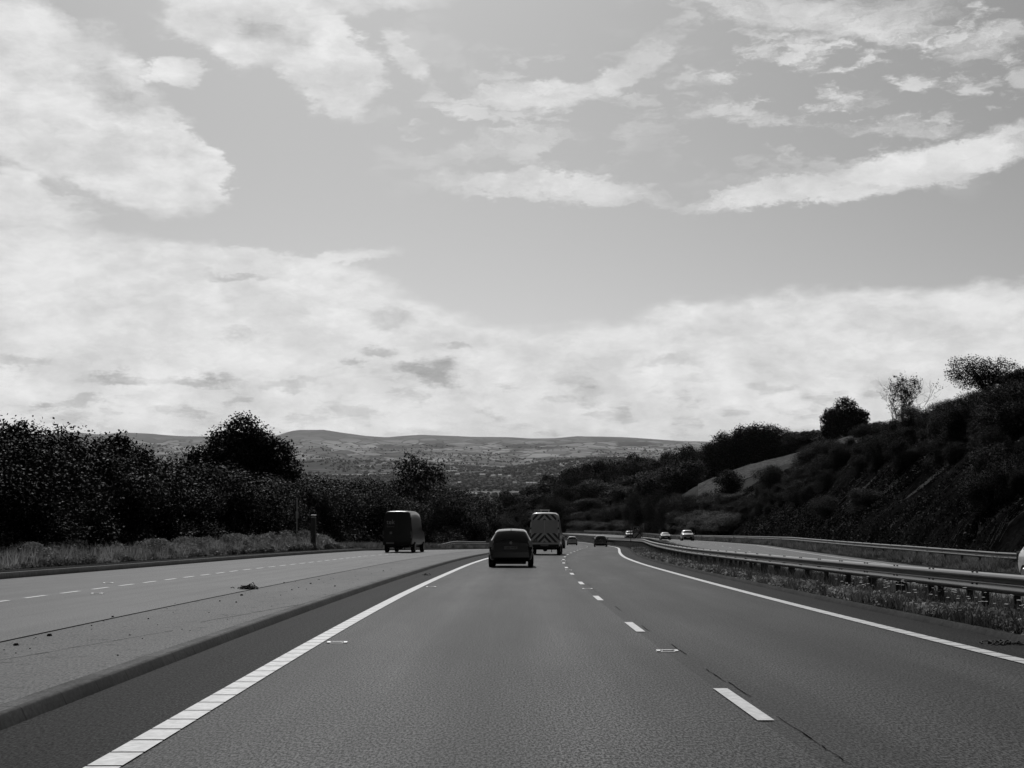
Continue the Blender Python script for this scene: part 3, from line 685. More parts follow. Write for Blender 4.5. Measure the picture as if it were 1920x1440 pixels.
for d_, off in [(470, 0), (440, 12)]:
    px_ = 925
    while px_ < 1450:
        pj = px_ + random.uniform(-6, 6); dd = float(np.interp(pj, [925, 1100, 1150, 1200, 1250, 1300, 1450], [470, 460, 425, 375, 338, 308, 268])) + (470 - d_) * .5; x, y = at(pj, dd)
        h = ztop(ip(bsky, pj) + off + random.uniform(-5, 8), dd) - hz(x, y)
        if h > 1.5: plant('bush', random.choice(['bush_lit0', 'bush_lit1', 'bush_lit2', 'bush2', 'wood4']), x, y, min(h, 12), random.uniform(5, 8), 'leafy mid-grey bush in the belt beside the far bend', 'shrub', BD)
        px_ += 15
shrub_line('bush', [(1190, 440), (1250, 420), (1292, 400)], 22, ['wood0', 'wood2', 'dark0'], (6, 9), 'dark bush at the left foot of the sloping pasture', 'dark bushes at the foot of the pasture', jit=(8, 6))
x, y = at(1040, 430); plant('round_tree', 'bush_lit0', x, y, ztop(930, 430) - hz(x, y), 9, 'pale rounded tree directly above the chevron-backed van', 'tree')
# hedge on the outside of the bend
for s_ in np.arange(232, 520, 4.2):
    p_ = W(float(s_), 21.5 + random.uniform(-.8, .8)); 
    hh_ = random.uniform(2.6, 3.8) if s_ > 290 else random.uniform(1.6, 2.6)
    plant('hedge_bush', random.choice(['bush0', 'bush3', 'bush4']), float(p_[0]), float(p_[1]), hh_, random.uniform(5.5, 7), 'clipped-looking dark bush in the hedge lining the outer barrier at the bend', 'shrub', 'hedge behind the outer barrier at the bend')

# half-bare tree on the brow
def bare_tree(px_, d_, py_top, width):
    r = np.random.default_rng(33); x, y = at(px_, d_); z = hz(x, y); h = ztop(py_top, d_) - z
    o = empty('half_bare_tree', (x, y, z - .3), 0, 'half-bare tree with thin upright branches on the brow of the cutting', 'tree')
    mb = MB(); LV = []
    def grow(p, dr, ln, rad, lvl):
        pts = [p]; q_ = p.copy(); dd = dr.copy()
        for i in range(4):
            dd = (dd + Vector(r.normal(size=3)) * .10 + Vector((0, 0, .05))).normalized(); q_ = q_ + dd * ln / 4; pts.append(q_.copy())
        mb.tube(pts, [rad * (1 - .17 * i) for i in range(5)], 5, cap=False)
        if lvl < 3:
            for _ in range(4 if lvl else 4):
                t = r.integers(1, 5); nd = (dd + Vector(r.normal(size=3)) * .42); nd.z = abs(nd.z) + .25
                grow(pts[t], nd.normalized(), ln * .58, rad * .5, lvl + 1)
        if lvl >= 2 and (abs(q_.x) < width * .28 or r.random() < .12):
            LV.append(q_)
    for i in range(7):
        a = (i - 3) / 3
        grow(Vector((a * .9, r.normal() * .4, 0)), Vector((a * .30, r.normal() * .15, 1)).normalized(), h * .62, .07, 0)
    s_ = h / max(v[2] for v in mb.v)
    mb.v = [(v[0], v[1], v[2] * s_) for v in mb.v]
    mb.build('trunk', M['bark'], o)
    Cn = np.array([[v.x, v.y, v.z * s_] for v in LV]); P_ = np.repeat(Cn, 7, 0) + r.normal(size=(len(Cn) * 7, 3)) * .22
    V, Fc = leaves(P_, np.full((len(P_), 3), .02), len(P_), 2, .16, r, .1)
    link('crown', fast_mesh('crown', V, Fc), M['leaf'], o)
bare_tree(1692, 190, 697, 4.6)

# ------------------------------------------------------------------ undergrowth (nobody could count it)
def blades(pts, hgt, wid, lean, r, seg=1):
    n = len(pts); a = r.random(n) * 6.283; d = np.c_[np.cos(a), np.sin(a), np.zeros(n)]; l = r.normal(size=(n, 2)) * lean
    hh = hgt * (.5 + .8 * r.random(n)) if np.isscalar(hgt) else hgt * (.5 + .8 * r.random(n))
    ww = wid * (.6 + .8 * r.random(n))
    tip = pts + np.c_[l[:, 0] * hh, l[:, 1] * hh, hh]
    V = np.stack([pts - d * ww[:, None] / 2, pts + d * ww[:, None] / 2, tip], 1).reshape(-1, 3)
    return V, np.arange(n * 3).reshape(-1, 3)
def scatter(n, s0, s1, u0, u1, r, pw=1.0):
    s = s0 + (s1 - s0) * r.random(n) ** pw; t = r.random(n)
    a = u0(s) if callable(u0) else u0; b = u1(s) if callable(u1) else u1
    u = a + (b - a) * t
    return s, u, W(s, u)
def leafy(P_, leaf, r, up=.6):
    n = len(P_); nrm = r.normal(size=(n, 3)) + np.array([0, 0, up]); nrm /= np.linalg.norm(nrm, axis=1)[:, None]
    t = np.cross(nrm, r.normal(size=(n, 3))); t /= np.linalg.norm(t, axis=1)[:, None] + 1e-9; b = np.cross(nrm, t)
    L = (leaf * (.5 + r.random(n)))[:, None] if np.isscalar(leaf) else (leaf * (.5 + r.random(n)))[:, None]
    V = np.stack([P_ - t * L * .5, P_ + b * L * .3, P_ + t * L * .5, P_ - b * L * .3], 1).reshape(-1, 3)
    return V, np.arange(n * 4).reshape(-1, 4)
r = np.random.default_rng(101)
# median: thin grass with leafy weeds near the kerb
s, u, P_ = scatter(100000, 9, 250, UM0 + .16, UM1 - .1, r, 2.0)
cl = .25 + .75 * fbm(s * 1.1, u * 1.6, 3, 5) * 1.4
h_ = np.clip(.30 * cl * (1 + .5 * (u > 2.0)), .08, .5)
V, Fc = blades(P_, h_, .022 + s * .00028, .35, r)
tag(link('median_grass', fast_mesh('median_grass', V, Fc), M['grass']), 'rough grass on the central reserve under the crash barrier', 'grass', kind='stuff')
s, u, P_ = scatter(75000, 9, 120, UM0 + .12, 2.8, r, 1.8)
keep = fbm(s * 1.4, u * 2.2, 3, 8) > .42; s, u, P_ = s[keep], u[keep], P_[keep]
P_[:, 2] += r.random(len(s)) ** 1.5 * (.08 + .25 * fbm(s * .8, u * 1.3, 3, 9))
V, Fc = leafy(P_, .05 + s * .0006, r)
tag(link('median_weeds', fast_mesh('median_weeds', V, Fc), M['weed']), 'low leafy weeds along the kerb of the central reserve', 'weeds', kind='stuff')
s = 14 + 16 * r.random(160); u = 1.5 + 1.3 * r.random(160); P_ = W(s, u); P_[:, 2] += .28 + .2 * r.random(160)
fl = MB()
for p in P_: fl.tube([(p[0], p[1], p[2]), (p[0], p[1], p[2] + .008)], .028 * random.uniform(.6, 1.3), 6)
tag(fl.build('wildflowers', M['flower']), 'pale flat wildflower heads among the central reserve grass', 'flowers', kind='stuff')
# left verge weeds: a thick knee- to waist-high strip
def mound(s, u0, u1, u):
    t = (u - u0) / (u1 - u0); return np.sin(np.pi * np.clip(t, 0.02, .98)) ** .5
s, u, P_ = scatter(150000, 28, 104, lambda s: uL(s) - 4.2, lambda s: uL(s) - 1.5, r, 1.2)
tt = (uL(s) - 1.5 - u) / 2.7
hmax = .72 * (.25 + 1.1 * smst((fbm(s * .75, tt * 2.4, 4, 14) - .28) / .42)) * np.interp(s, [28, 60, 85, 96, 100, 104], [.75, .85, 1.25, 1.5, .9, .3]) * np.clip(.35 + tt * 1.6, 0, 1)
P_[:, 2] += hmax * r.random(len(s)) ** .6
V, Fc = leafy(P_, .045 + s * .0009, r)
s2, u2, P2 = scatter(26000, 28, 104, lambda s: uL(s) - 4.2, lambda s: uL(s) - 1.6, r, 1.2)
V2, F2 = blades(P2, np.clip(1.25 * fbm(s2 * .9, u2 * 1.3, 3, 44) - .05, .1, 1.1) * np.interp(s2, [28, 60, 96, 104], [.8, .9, 1.3, .5]), .035, .3, r)
tag(link('verge_stems', fast_mesh('verge_stems', V2, F2), M['weed']), 'thin grass stems standing out of the roadside weeds on the left', 'grass', kind='stuff')
tag(link('verge_weeds', fast_mesh('verge_weeds', V, Fc), M['weed']), 'thick sunlit weeds along the edge of the slip road', 'weeds', kind='stuff')
s, u, P_ = scatter(42000, 104, 250, lambda s: uL(s) - 4.5, lambda s: uL(s) - .3, r, 1.0)
V, Fc = blades(P_, .30 + .25 * fbm(s * .5, u, 3, 4), .08, .4, r)
tag(link('verge_grass', fast_mesh('verge_grass', V, Fc), M['grass']), 'rough grass between the far slip road and the left barrier', 'grass', kind='stuff')
# right verge
s, u, P_ = scatter(110000, 40, 330, UO + .25, 18.6, r, 1.25)
V, Fc = blades(P_, np.clip(1.3 * (fbm(s * .6, u * 1.1, 3, 24) - .25), .05, .8), .03 + s * .0004, .4, r)
tag(link('outer_verge_grass', fast_mesh('outer_verge_grass', V, Fc), M['grass']), 'tufted grass below the outer crash barrier on the right', 'grass', kind='stuff')
s, u, P_ = scatter(16000, 330, 500, UO + .25, 19.6, r, 1.0)
V, Fc = blades(P_, .55, .25, .4, r)
tag(link('far_verge_grass', fast_mesh('far_verge_grass', V, Fc), M['grass']), 'grass verge on the outside of the distant bend', 'grass', kind='stuff')
# ivy and brambles hanging down the cutting
n = 330000
s = 50 + 252 * r.random(n) ** 1.1; u = 18.6 + 24 * r.random(n)
x0, y0 = refp(s); nx, ny = refn(s); x0 = x0 + nx * u; y0 = y0 + ny * u
dens = fbm(s * .12, u * .30, 4, 31); keep = dens + .30 * r.random(n) > .50
x0, y0, s, u = x0[keep], y0[keep], s[keep], u[keep]
P_ = np.c_[x0, y0, H(x0, y0, False) + .05 + .55 * r.random(len(s)) ** 2]
V, Fc = leafy(P_, .08 + s * .0005, r, up=.2)
tag(link('cutting_undergrowth', fast_mesh('cutting_undergrowth', V, Fc), M['leaf_wood']), 'dark ivy and brambles covering the right-hand cutting', 'undergrowth', kind='stuff')
# long trailing stems and dry grass streaks on the cutting face
n = 8000
s = 60 + 120 * r.random(n); u = 18.8 + 14 * r.random(n); x0, y0 = refp(s); nx, ny = refn(s)
cl = fbm(s * .35, u * .12, 3, 77); keep = cl > .50; s, u = s[keep], u[keep]; n = len(s)
def Wt(s, u, dz):
    x0, y0 = refp(s); nx, ny = refn(s); x0 = x0 + nx * u; y0 = y0 + ny * u; return np.c_[x0, y0, H(x0, y0, False) + dz]
L_ = .5 + 2.2 * r.random(n) ** 2
a_ = Wt(s, u, .25 + .2 * r.random(n)); b_ = Wt(s + L_ * .45, u + L_ * .55, .25 + .2 * r.random(n)); wv_ = np.zeros((n, 3)); wv_[:, 1] = -.06; wv_[:, 2] = .03
V = np.stack([a_ - wv_ * .5, a_ + wv_ * .5, b_], 1).reshape(-1, 3)
tag(link('trailing_stems', fast_mesh('trailing_stems', V, np.arange(n * 3).reshape(-1, 3)), M['grass']), 'thin pale trailing stems and dry grass on the cutting face', 'undergrowth', kind='stuff')

# the cutting face itself, finer than the ground sheet
cs = np.arange(50, 250, .7); cu = np.arange(18.3, 42, .55)
CS, CU = np.meshgrid(cs, cu, indexing='ij'); x0, y0 = refp(CS.ravel()); nx, ny = refn(CS.ravel()); x0 = x0 + nx * CU.ravel(); y0 = y0 + ny * CU.ravel()
rid = fbm((CS.ravel() + CU.ravel() * 1.1) / 2.2, (CS.ravel() - CU.ravel()) / 14, 5, 51) - .47
edge = smst((CU.ravel() - 18.3) / 3) 
z0 = H(x0, y0, False) + .12 + rid * 1.3 * edge
k = CS.shape[1]; i = np.arange(CS.shape[0] - 1)[:, None] * k + np.arange(k - 1)[None]
setting('rock_cutting', fast_mesh('rock_cutting', np.c_[x0, y0, z0], np.stack([i, i + 1, i + k + 1, i + k], -1).reshape(-1, 4)), M['rock'])

# ------------------------------------------------------------------ the vale: far woods and hedgerow trees (one mass)
def far_woods():
    r = np.random.default_rng(55); n = 190000
    d = 1 / (1 / 900 + (1 / 15500 - 1 / 900) * r.random(n) ** .8); px_ = -120 + 1750 * r.random(n)
    a = np.arctan((px_ - 960) / F) + YAW; x = d * np.tan(a); y = d
    # hedge lines: warped grid whose cells get bigger across than along
    wx = x + 160 * (vnoise(x / 500, y / 500, 61) - .5); wy = y + 200 * (vnoise(x / 600, y / 600, 62) - .5)
    gx = np.abs((wx / 190 + .3 * np.floor(wy / 260)) % 1 - .5); gy = np.abs((wy / 260) % 1 - .5)
    hedge = ((gx > .47) | (gy > .472)) & (r.random(n) < .8)
    wood = fbm(x / 420, y / 900, 4, 63) > np.interp(y, [7500, 11500], [.40, .48])
    wood |= (np.exp(-((x - 640) / 560) ** 2 - ((y - 7300) / 700) ** 2) > .35) & (fbm(x / 300, y / 500, 3, 64) > .36)
    hi = np.interp(y, [10800, 15500], [0, 1]); keep = (hedge | (wood & (r.random(n) > hi * .6))) & (y < 14300)
    x, y, px_ = x[keep], y[keep], px_[keep]; n = len(x); z = H(x, y, False)
    sz = (7 + 8 * r.random(n)) * np.interp(y, [900, 4000, 15000], [.8, 1.0, 1.2])
    t = (1 + 5 ** .5) / 2
    ico = np.array([(-1, t, 0), (1, t, 0), (-1, -t, 0), (1, -t, 0), (0, -1, t), (0, 1, t), (0, -1, -t), (0, 1, -t), (t, 0, -1), (t, 0, 1), (-t, 0, -1), (-t, 0, 1)]) / math.hypot(1, t)
    fc = np.array([(0, 11, 5), (0, 5, 1), (0, 1, 7), (0, 7, 10), (0, 10, 11), (1, 5, 9), (5, 11, 4), (11, 10, 2), (10, 7, 6), (7, 1, 8), (3, 9, 4), (3, 4, 2), (3, 2, 6), (3, 6, 8), (3, 8, 9), (4, 9, 5), (2, 4, 11), (6, 2, 10), (8, 6, 7), (9, 8, 1)])
    V = ico[None] * (1 + .35 * r.normal(size=(n, 12, 1))) * sz[:, None, None] * np.array([.62, .62, .5]) * np.array([1, 1, 1]) + np.c_[x, y, z + sz * .35][:, None]
    Fc = (np.arange(n)[:, None, None] * 12 + fc[None]).reshape(-1, 3)
    return fast_mesh('far_woods', V.reshape(-1, 3), Fc, smooth=False)
M['far_leaf'] = leaf_mat('foliage_distant', .010, spec=.1, rough=.8, trans=.15)
tag(link('far_woods', far_woods(), M['far_leaf']), 'woods and hedgerow trees spread across the distant vale', 'woodland', kind='stuff')
M['roof'] = plain('farm_roof', .2, .6); M['wall_white'] = plain('farm_wall', .45, .8)
for i, (px_, py_, ln) in enumerate([(858, 893, 30), (862, 910, 14), (905, 894, 34), (925, 896, 26), (938, 895, 22), (955, 897, 16), (992, 911, 30), (1003, 911, 20), (640, 838, 26), (742, 850, 22), (1010, 893, 26), (965, 910, 18)]):
    lo, hi_ = 1500., 12000.
    for _ in range(40):
        mid = (lo + hi_) / 2; x, y = at(px_, mid)
        if ztop(py_, mid) < hz(x, y) - 0: hi_ = mid
        else: lo = mid
        # ray below the land -> the hit is nearer
    x, y = at(px_, lo); z = hz(x, y) + 5
    o = empty('farm_building', (x, y, z), random.uniform(-.3, .3), 'tiny pale farm building among the trees of the distant vale', 'building', 'farm buildings in the distant vale')
    ln *= .6; MB().box(0, 0, 1.5, ln * 1.3, 12, 9).build('wall', M['wall_white'], o)
    L2 = ln * 1.3 / 2 + .5
    MB().add([(-L2, -6.6, 5.8), (L2, -6.6, 5.8), (L2, 6.6, 5.8), (-L2, 6.6, 5.8), (-L2, 0, 10), (L2, 0, 10)], [(0, 1, 5, 4), (2, 3, 4, 5), (0, 4, 3), (1, 2, 5)]).build('roof', M['roof'], o)

# ------------------------------------------------------------------ crash barriers
M['steel'] = plain('galvanised_steel', .035, .29, metal=.0, var=.35, scale=2, spec=.85)
M['steel_dark'] = plain('weathered_post_steel', .05, .6, metal=.4)
M['bolt'] = plain('bolt_steel', .03, .6, metal=.3)
PROF = [(.0, .155), (.03, .15), (.075, .125), (.083, .095), (.075, .06), (.02, .02), (0, 0), (.02, -.02), (.075, -.06), (.083, -.095), (.075, -.125), (.03, -.15), (0, -.155)]
def beam(side, uf, s, top=.75, drop=None):
    """W-section extruded along the road; side = -1 face toward us, +1 away"""
    pr = [(side * a, b) for a, b in PROF]; cols = []
    for a, b in pr:
        uu = uf(s) + a; zz = top - .155 + b
        if drop is not None: zz = zz - drop(s)
        cols.append(W(s, uu, zz, lev(s, uf(s))))
    back = []
    for a, b in pr[::-1]:
        uu = uf(s) + a - side * .006; zz = top - .155 + b * .985
        if drop is not None: zz = zz - drop(s)
        back.append(W(s, uu, zz, lev(s, uf(s))))
    V = np.stack(cols + back, 1); n, k = V.shape[:2]; j = np.arange(k); j2 = (j + 1) % k
    i = np.arange(n - 1)[:, None] * k
    Fc = np.stack([i + j[None], i + j2[None], i + k + j2[None], i + k + j[None]], -1).reshape(-1, 4)
    return fast_mesh('beam', V.reshape(-1, 3), Fc, smooth=True)
def barrier(name, uf, s0, s1, step, side, label, group=None, bolts=90, top=.75, drop=None, off=.12):
    o = empty(name, tuple(W(float(s0), float(uf(s0)))), 0, label, 'crash barrier', group)
    inv = Matrix.Translation(-o.location)
    def par(ob): ob.parent = o; ob.matrix_parent_inverse = inv; return ob
    par(link('beam', beam(side, uf, srange(s0, s1, .8), top, drop), M['steel']))
    s = s0 + .4; k = 0; rest_ = MB(); bo = MB()
    while s < s1:
        u = float(uf(s)) - side * (off); b = W(float(s), u); ang = math.atan2(float(refn(s)[1]), float(refn(s)[0]))
        hgt = top - .03 - (float(drop(s)) if drop is not None else 0)
        tgt = MB() if k < 98 else rest_
        if hgt > .3:
            tgt.box(b[0], b[1], b[2] + hgt / 2 - .1, .11, .05, hgt + .2, ang)
            tgt.box(b[0] + side * .05 * math.cos(ang), b[1] + side * .05 * math.sin(ang), b[2] + top - .17, .06, .1, .2, ang)
            if k < 98: par(tgt.build('post', M['steel_dark']))
            if s < bolts:
                for q_ in (-.11, .11):
                    p = W(float(s) + q_, float(uf(s)) + side * .045, top - .155 + .15, lev(s, uf(s))); bo.box(p[0], p[1], p[2] + .002, .03, .03, .018, ang)
                    p = W(float(s) + q_, float(uf(s)) + side * .055, top - .155 - .035, lev(s, uf(s))); bo.box(p[0], p[1], p[2], .03, .03, .018, ang)
        s += step; k += 1
    if rest_.v: tag(par(rest_.build('post', M['steel_dark'])), kind='stuff')
    if bo.v: par(bo.build('bolts', M['bolt']))
    return o
barrier('crash_barrier', lambda s: s * 0 + 2.3, 8, 330, 2.4, -1, 'long steel crash barrier on the central reserve, side facing our carriageway')
barrier('crash_barrier', lambda s: s * 0 + 3.05, 8, 330, 2.4, 1, 'rear steel rail of the central reserve, mostly hidden behind the near rail', bolts=9)
barrier('crash_barrier', lambda s: s * 0 + 16.6, 40, 430, 3.2, -1, 'steel crash barrier along the far verge below the rock cutting', bolts=120)
barrier('crash_barrier', lambda s: uL(s) - 1.3, 128, 330, 3.2, 1, 'steel crash barrier with ramped end on the left beyond the dark van', bolts=1, drop=lambda s: np.clip((140 - s) / 12, 0, 1) * .62)

# ------------------------------------------------------------------ road studs, debris
M['stud'] = plain('stud_housing', .5, .5, metal=.2); M['studg'] = plain('stud_reflector', .7, .2); M['rubber'] = plain('rubber', .012, .7, spec=.3)
def stud(s, u, label):
    p = W(float(s), float(u)); o = empty('road_stud', tuple(p), 0, label, 'road stud', 'road studs between the lanes and at the edges')
    MB().box(-.10, 0, .008, .05, .13, .016, taper=.8).box(.10, 0, .008, .05, .13, .016, taper=.8).box(0, -.075, .006, .16, .02, .012).box(0, .075, .006, .16, .02, .012).build('housing', M['stud'], o)
    MB().box(0, 0, .010, .14, .05, .020, taper=.7).build('reflector', M['studg'], o)
for s_, u_, lb in [(17.0, -7.33, 'road stud beside the left edge line, nearest the camera'), (35, -7.33, 'road stud beside the left edge line, second from the camera'), (15.75, -3.5, 'road stud in the gap after the nearest lane dash'),
                   (33.8, -3.5, 'second road stud along the lane line'), (51.8, -3.5, 'third road stud along the lane line'), (69.8, -3.5, 'fourth road stud along the lane line')]: stud(s_, u_, lb)
for s_, x_, lb in [(19.0, -7.4, 'pale road stud flush in the slip road surface nearest us'), (28.5, -7.9, 'road stud beside the slip road dashes, middle one'), (34.5, -9.3, 'road stud just beyond the slip road dashes')]:
    stud(s_, x_ - float(np.interp(s_, RS, RD[:, 0])), lb)
M['debris'] = plain('dark_debris', .012, .9)
def twigs(name, s, u, size, n, label, cat='debris', mat='debris', flat=.4):
    p = W(float(s), float(u)); o = MB(); r = np.random.default_rng(int(s * 10))
    for _ in range(n):
        a = Vector(r.normal(size=3) * size * .35); a.z = abs(a.z) * flat + .01; b = a + Vector(r.normal(size=3) * size * .3); b.z = abs(b.z) * flat + .01
        o.tube([a, (a + b) / 2 + Vector((0, 0, .02)), b], [.012, .01, .005], 4)
        o.box(b.x, b.y, b.z, size * .12, size * .08, .015, r.random() * 6)
    o.box(0, 0, .006, size * 1.3, size * .5, .016, .3)
    t = o.build(name, M[mat]); t.location = tuple(p); tag(t, label, cat)
twigs('plant_tuft', 31.2, UI - .15, .27, 46, 'dark tuft of weed growing in the slip road joint', 'weed', flat=.35)
twigs('twig_debris', 16.8, .62, .26, 30, 'dark flattened debris lying on the right hard strip near the kerb', flat=.06)
twigs('twig_debris', 45.0, -8.2, .16, 8, 'small dark scrap lying in the left hard strip by the kerb')
r = np.random.default_rng(9); gb = MB()
for _ in range(70):
    s_ = 11 + 40 * r.random() ** 1.5; u_ = UK - .5 - 2.0 * r.random() ** 1.0; p = W(float(s_), float(u_)); z_ = .008 + .022 * r.random() ** 4
    gb.box(p[0], p[1], p[2] + z_ / 2, z_ * 1.8, z_ * 1.6, z_, r.random() * 3, .6)
tag(gb.build('scattered_stones', M['debris']), 'small dark stones and dirt scattered on the hard island', 'stones', kind='stuff')
# crack lines in the island
cr = MB()
def crack(pts, w0):
    ws = [W(float(a), float(b), .006) for a, b in pts]
    for i in range(len(ws) - 1):
        a, b = ws[i], ws[i + 1]; ww = w0 * random.uniform(.5, 1.4)
        cr.add([(a[0], a[1] - ww, a[2]), (a[0], a[1] + ww, a[2]), (b[0], b[1] + ww, b[2]), (b[0], b[1] - ww, b[2])], [(0, 3, 2, 1)])
crack([(12.6 + .25 * i, -10.35 + .04 * i + random.uniform(-.02, .02)) for i in range(22)], .014)
crack([(19.5 + .35 * i, -9.55 + .045 * i + random.uniform(-.02, .02)) for i in range(16)], .020)
tag(cr.build('surface_cracks', M['crack']), kind='structure')

# ------------------------------------------------------------------ vehicles
M['paint_black'] = plain('car_paint_black', .004, .14, coat=.8, var=.1, spec=.3)
M['paint_dark'] = plain('car_paint_dark', .010, .35, coat=.3, spec=.3, var=.1)
M['paint_silver'] = plain('car_paint_silver', .30, .3, metal=.6, coat=.8, var=.06)
M['paint_white'] = plain('car_paint_white', .62, .35, coat=.8, var=.04)
M['paint_grey'] = plain('car_paint_grey', .05, .3, metal=.4, coat=1, var=.08)
M['glass'] = plain('car_glass', .008, .06, spec=.8)
M['tyre'] = plain('tyre', .010, .9, spec=.15)
M['rim'] = plain('wheel_rim', .25, .35, metal=.9)
M['lamp_red'] = plain('rear_lamp_lens', .07, .12, spec=.9); M['lamp_clear'] = plain('head_lamp_lens', .65, .08, spec=1, coat=1)
M['black_plastic'] = plain('black_plastic', .012, .7, spec=.3)
M['plate'] = plain('number_plate_back', .16, .5); M['plate_w'] = plain('number_plate_front', .5, .5)
M['yellow'] = plain('reflective_yellow', .50, .45, var=.05); M['redref'] = plain('reflective_dark', .03, .45, var=.05)
M['yellow_doors'] = plain('matt_door_vinyl', .36, .5, var=.05)
M['lettering'] = plain('pale_lettering', .30, .5)
def sect(hw, zlo, zb, zt, wt):
    return [(0, zlo), (.80 * hw, zlo), (.96 * hw, zlo + .10), (hw, zlo + (zb - zlo) * .55), (.975 * hw, zb), (wt + (.975 * hw - wt) * .12, zt - (zt - zb) * .16), (wt * .86, zt - .012), (0, zt + .018)]
def loft(stations, K=3, sm=.5):
    A = np.array([[(x, st[0], z) for x, z in sect(*st[1:])] for st in stations])        # (n,8,3)
    def ref(A, K):
        n = len(A); t = np.linspace(0, n - 1, (n - 1) * K + 1); i = np.minimum(t.astype(int), n - 2); f = (t - i).reshape(-1, *([1] * (A.ndim - 1)))
        return A[i] * (1 - f) + A[i + 1] * f
    A = ref(A, K); A = ref(A.transpose(1, 0, 2), K).transpose(1, 0, 2)
    full = np.concatenate([A, (A * np.array([-1, 1, 1]))[:, -2:0:-1]], 1)               # closed ring
    for _ in range(2):
        nb = (np.roll(full, 1, 1) + np.roll(full, -1, 1)) / 2; B = full.copy(); B = B * (1 - sm * .5) + nb * sm * .5
        B[1:-1] = B[1:-1] * .75 + (B[:-2] + B[2:]) * .125; B[0] = full[0] * .5 + B[0] * .5; full = B
    return full, K
def car_mesh(parent, stations, glass, mats, smf=.5):
    """glass: dict name -> list of (i0,i1,j0,j1) in station/section units on one side (mirrored when j1 < 7)"""
    G_, K = loft(stations, 3, smf); n, m_ = G_.shape[:2]; half = 7 * K; owner = {}
    for gi, (nm, i0, i1, j0, j1) in enumerate(glass):
        for i in range(n - 1):
            for j in range(m_):
                jj = j + .5 if j < half else m_ - j - .5
                if i0 * K <= i + .5 <= i1 * K and j0 * K <= jj <= j1 * K:
                    side = 0 if j1 >= 7 else (1 if j < half else 2)
                    owner[(i, j)] = (gi, side)
    groups = {}
    for i in range(n - 1):
        for j in range(m_): groups.setdefault(owner.get((i, j)), []).append((i * m_ + j, (i + 1) * m_ + j, (i + 1) * m_ + (j + 1) % m_, i * m_ + (j + 1) % m_))
    V = G_.reshape(-1, 3)
    for key, fs in groups.items():
        used = sorted({a for f in fs for a in f}); mp = {a: q_ for q_, a in enumerate(used)}
        vs = [tuple(V[a]) for a in used]; ff = [tuple(mp[a] for a in f) for f in fs]; mb = MB(); mb.add(vs, ff, True)
        if key is None:
            c0 = len(mb.v); mb.add([tuple(G_[0].mean(0))], []); c1 = len(mb.v); mb.add([tuple(G_[-1].mean(0))], [])
            for j in range(m_):
                a, b = j, (j + 1) % m_; 
                if a in mp and b in mp: mb.f.append((mp[a], mp[b], c0)); mb.sm.append(False)
                a2, b2 = (n - 1) * m_ + j, (n - 1) * m_ + (j + 1) % m_
                if a2 in mp and b2 in mp: mb.f.append((mp[b2], mp[a2], c1)); mb.sm.append(False)
            mb.build('body', mats['body'], parent)
        else: mb.build(glass[key[0]][0], M['glass'], parent)
def wheel(parent, x, y, r_, wd):
    o = MB().tube([(x - wd / 2, y, r_), (x - wd / 2 + .03, y, r_), (x + wd / 2 - .03, y, r_), (x + wd / 2, y, r_)], [r_ * .93, r_, r_, r_ * .93], 24).build('wheel', M['tyre'], parent)
    sgn = 1 if x > 0 else -1
    MB().tube([(x + sgn * wd / 2 - sgn * .01, y, r_), (x + sgn * (wd / 2 + .012), y, r_)], [r_ * .64, r_ * .60], 16).build('rim', M['rim'], o)
CARS = {
 'hatch': dict(st=[(-2.02, .70, .40, .88, .98, .60), (-1.98, .82, .30, .95, 1.03, .70), (-1.86, .865, .24, .97, 1.20, .66), (-1.60, .88, .22, .99, 1.46, .585), (-1.2, .885, .22, .99, 1.515, .59), (-.4, .885, .20, .98, 1.54, .60),
        (.3, .885, .20, .97, 1.51, .59), (.62, .88, .20, .97, 1.42, .585), (1.15, .88, .20, .97, 1.04, .68), (1.5, .87, .22, .90, .97, .70), (1.85, .83, .26, .78, .86, .66), (2.02, .70, .32, .62, .70, .55)], hw=.885, wb=1.27),
 'suv': dict(st=[(-2.15, .74, .45, .95, 1.05, .64), (-2.1, .88, .36, 1.05, 1.14, .76), (-1.98, .92, .30, 1.07, 1.35, .70), (-1.75, .935, .28, 1.09, 1.60, .64), (-1.2, .94, .28, 1.09, 1.66, .65), (-.4, .94, .26, 1.08, 1.68, .65),
        (.3, .94, .26, 1.07, 1.65, .64), (.62, .935, .26, 1.07, 1.56, .63), (1.15, .93, .26, 1.07, 1.18, .74), (1.6, .92, .28, 1.02, 1.11, .76), (2.0, .88, .30, .92, 1.0, .72), (2.18, .74, .36, .75, .82, .6)], hw=.94, wb=1.33),
 'sport': dict(st=[(-2.15, .74, .36, .85, .92, .60), (-2.1, .86, .28, .90, .98, .70), (-1.9, .90, .22, .92, 1.02, .66), (-1.3, .91, .20, .93, 1.22, .58), (-.8, .91, .20, .93, 1.33, .56), (-.3, .91, .18, .92, 1.35, .56),
        (.2, .91, .18, .91, 1.31, .56), (.5, .91, .18, .91, 1.2, .57), (1.05, .91, .18, .90, .96, .68), (1.5, .90, .19, .84, .90, .70), (1.95, .86, .22, .72, .78, .66), (2.15, .74, .28, .56, .62, .56)], hw=.91, wb=1.3)}
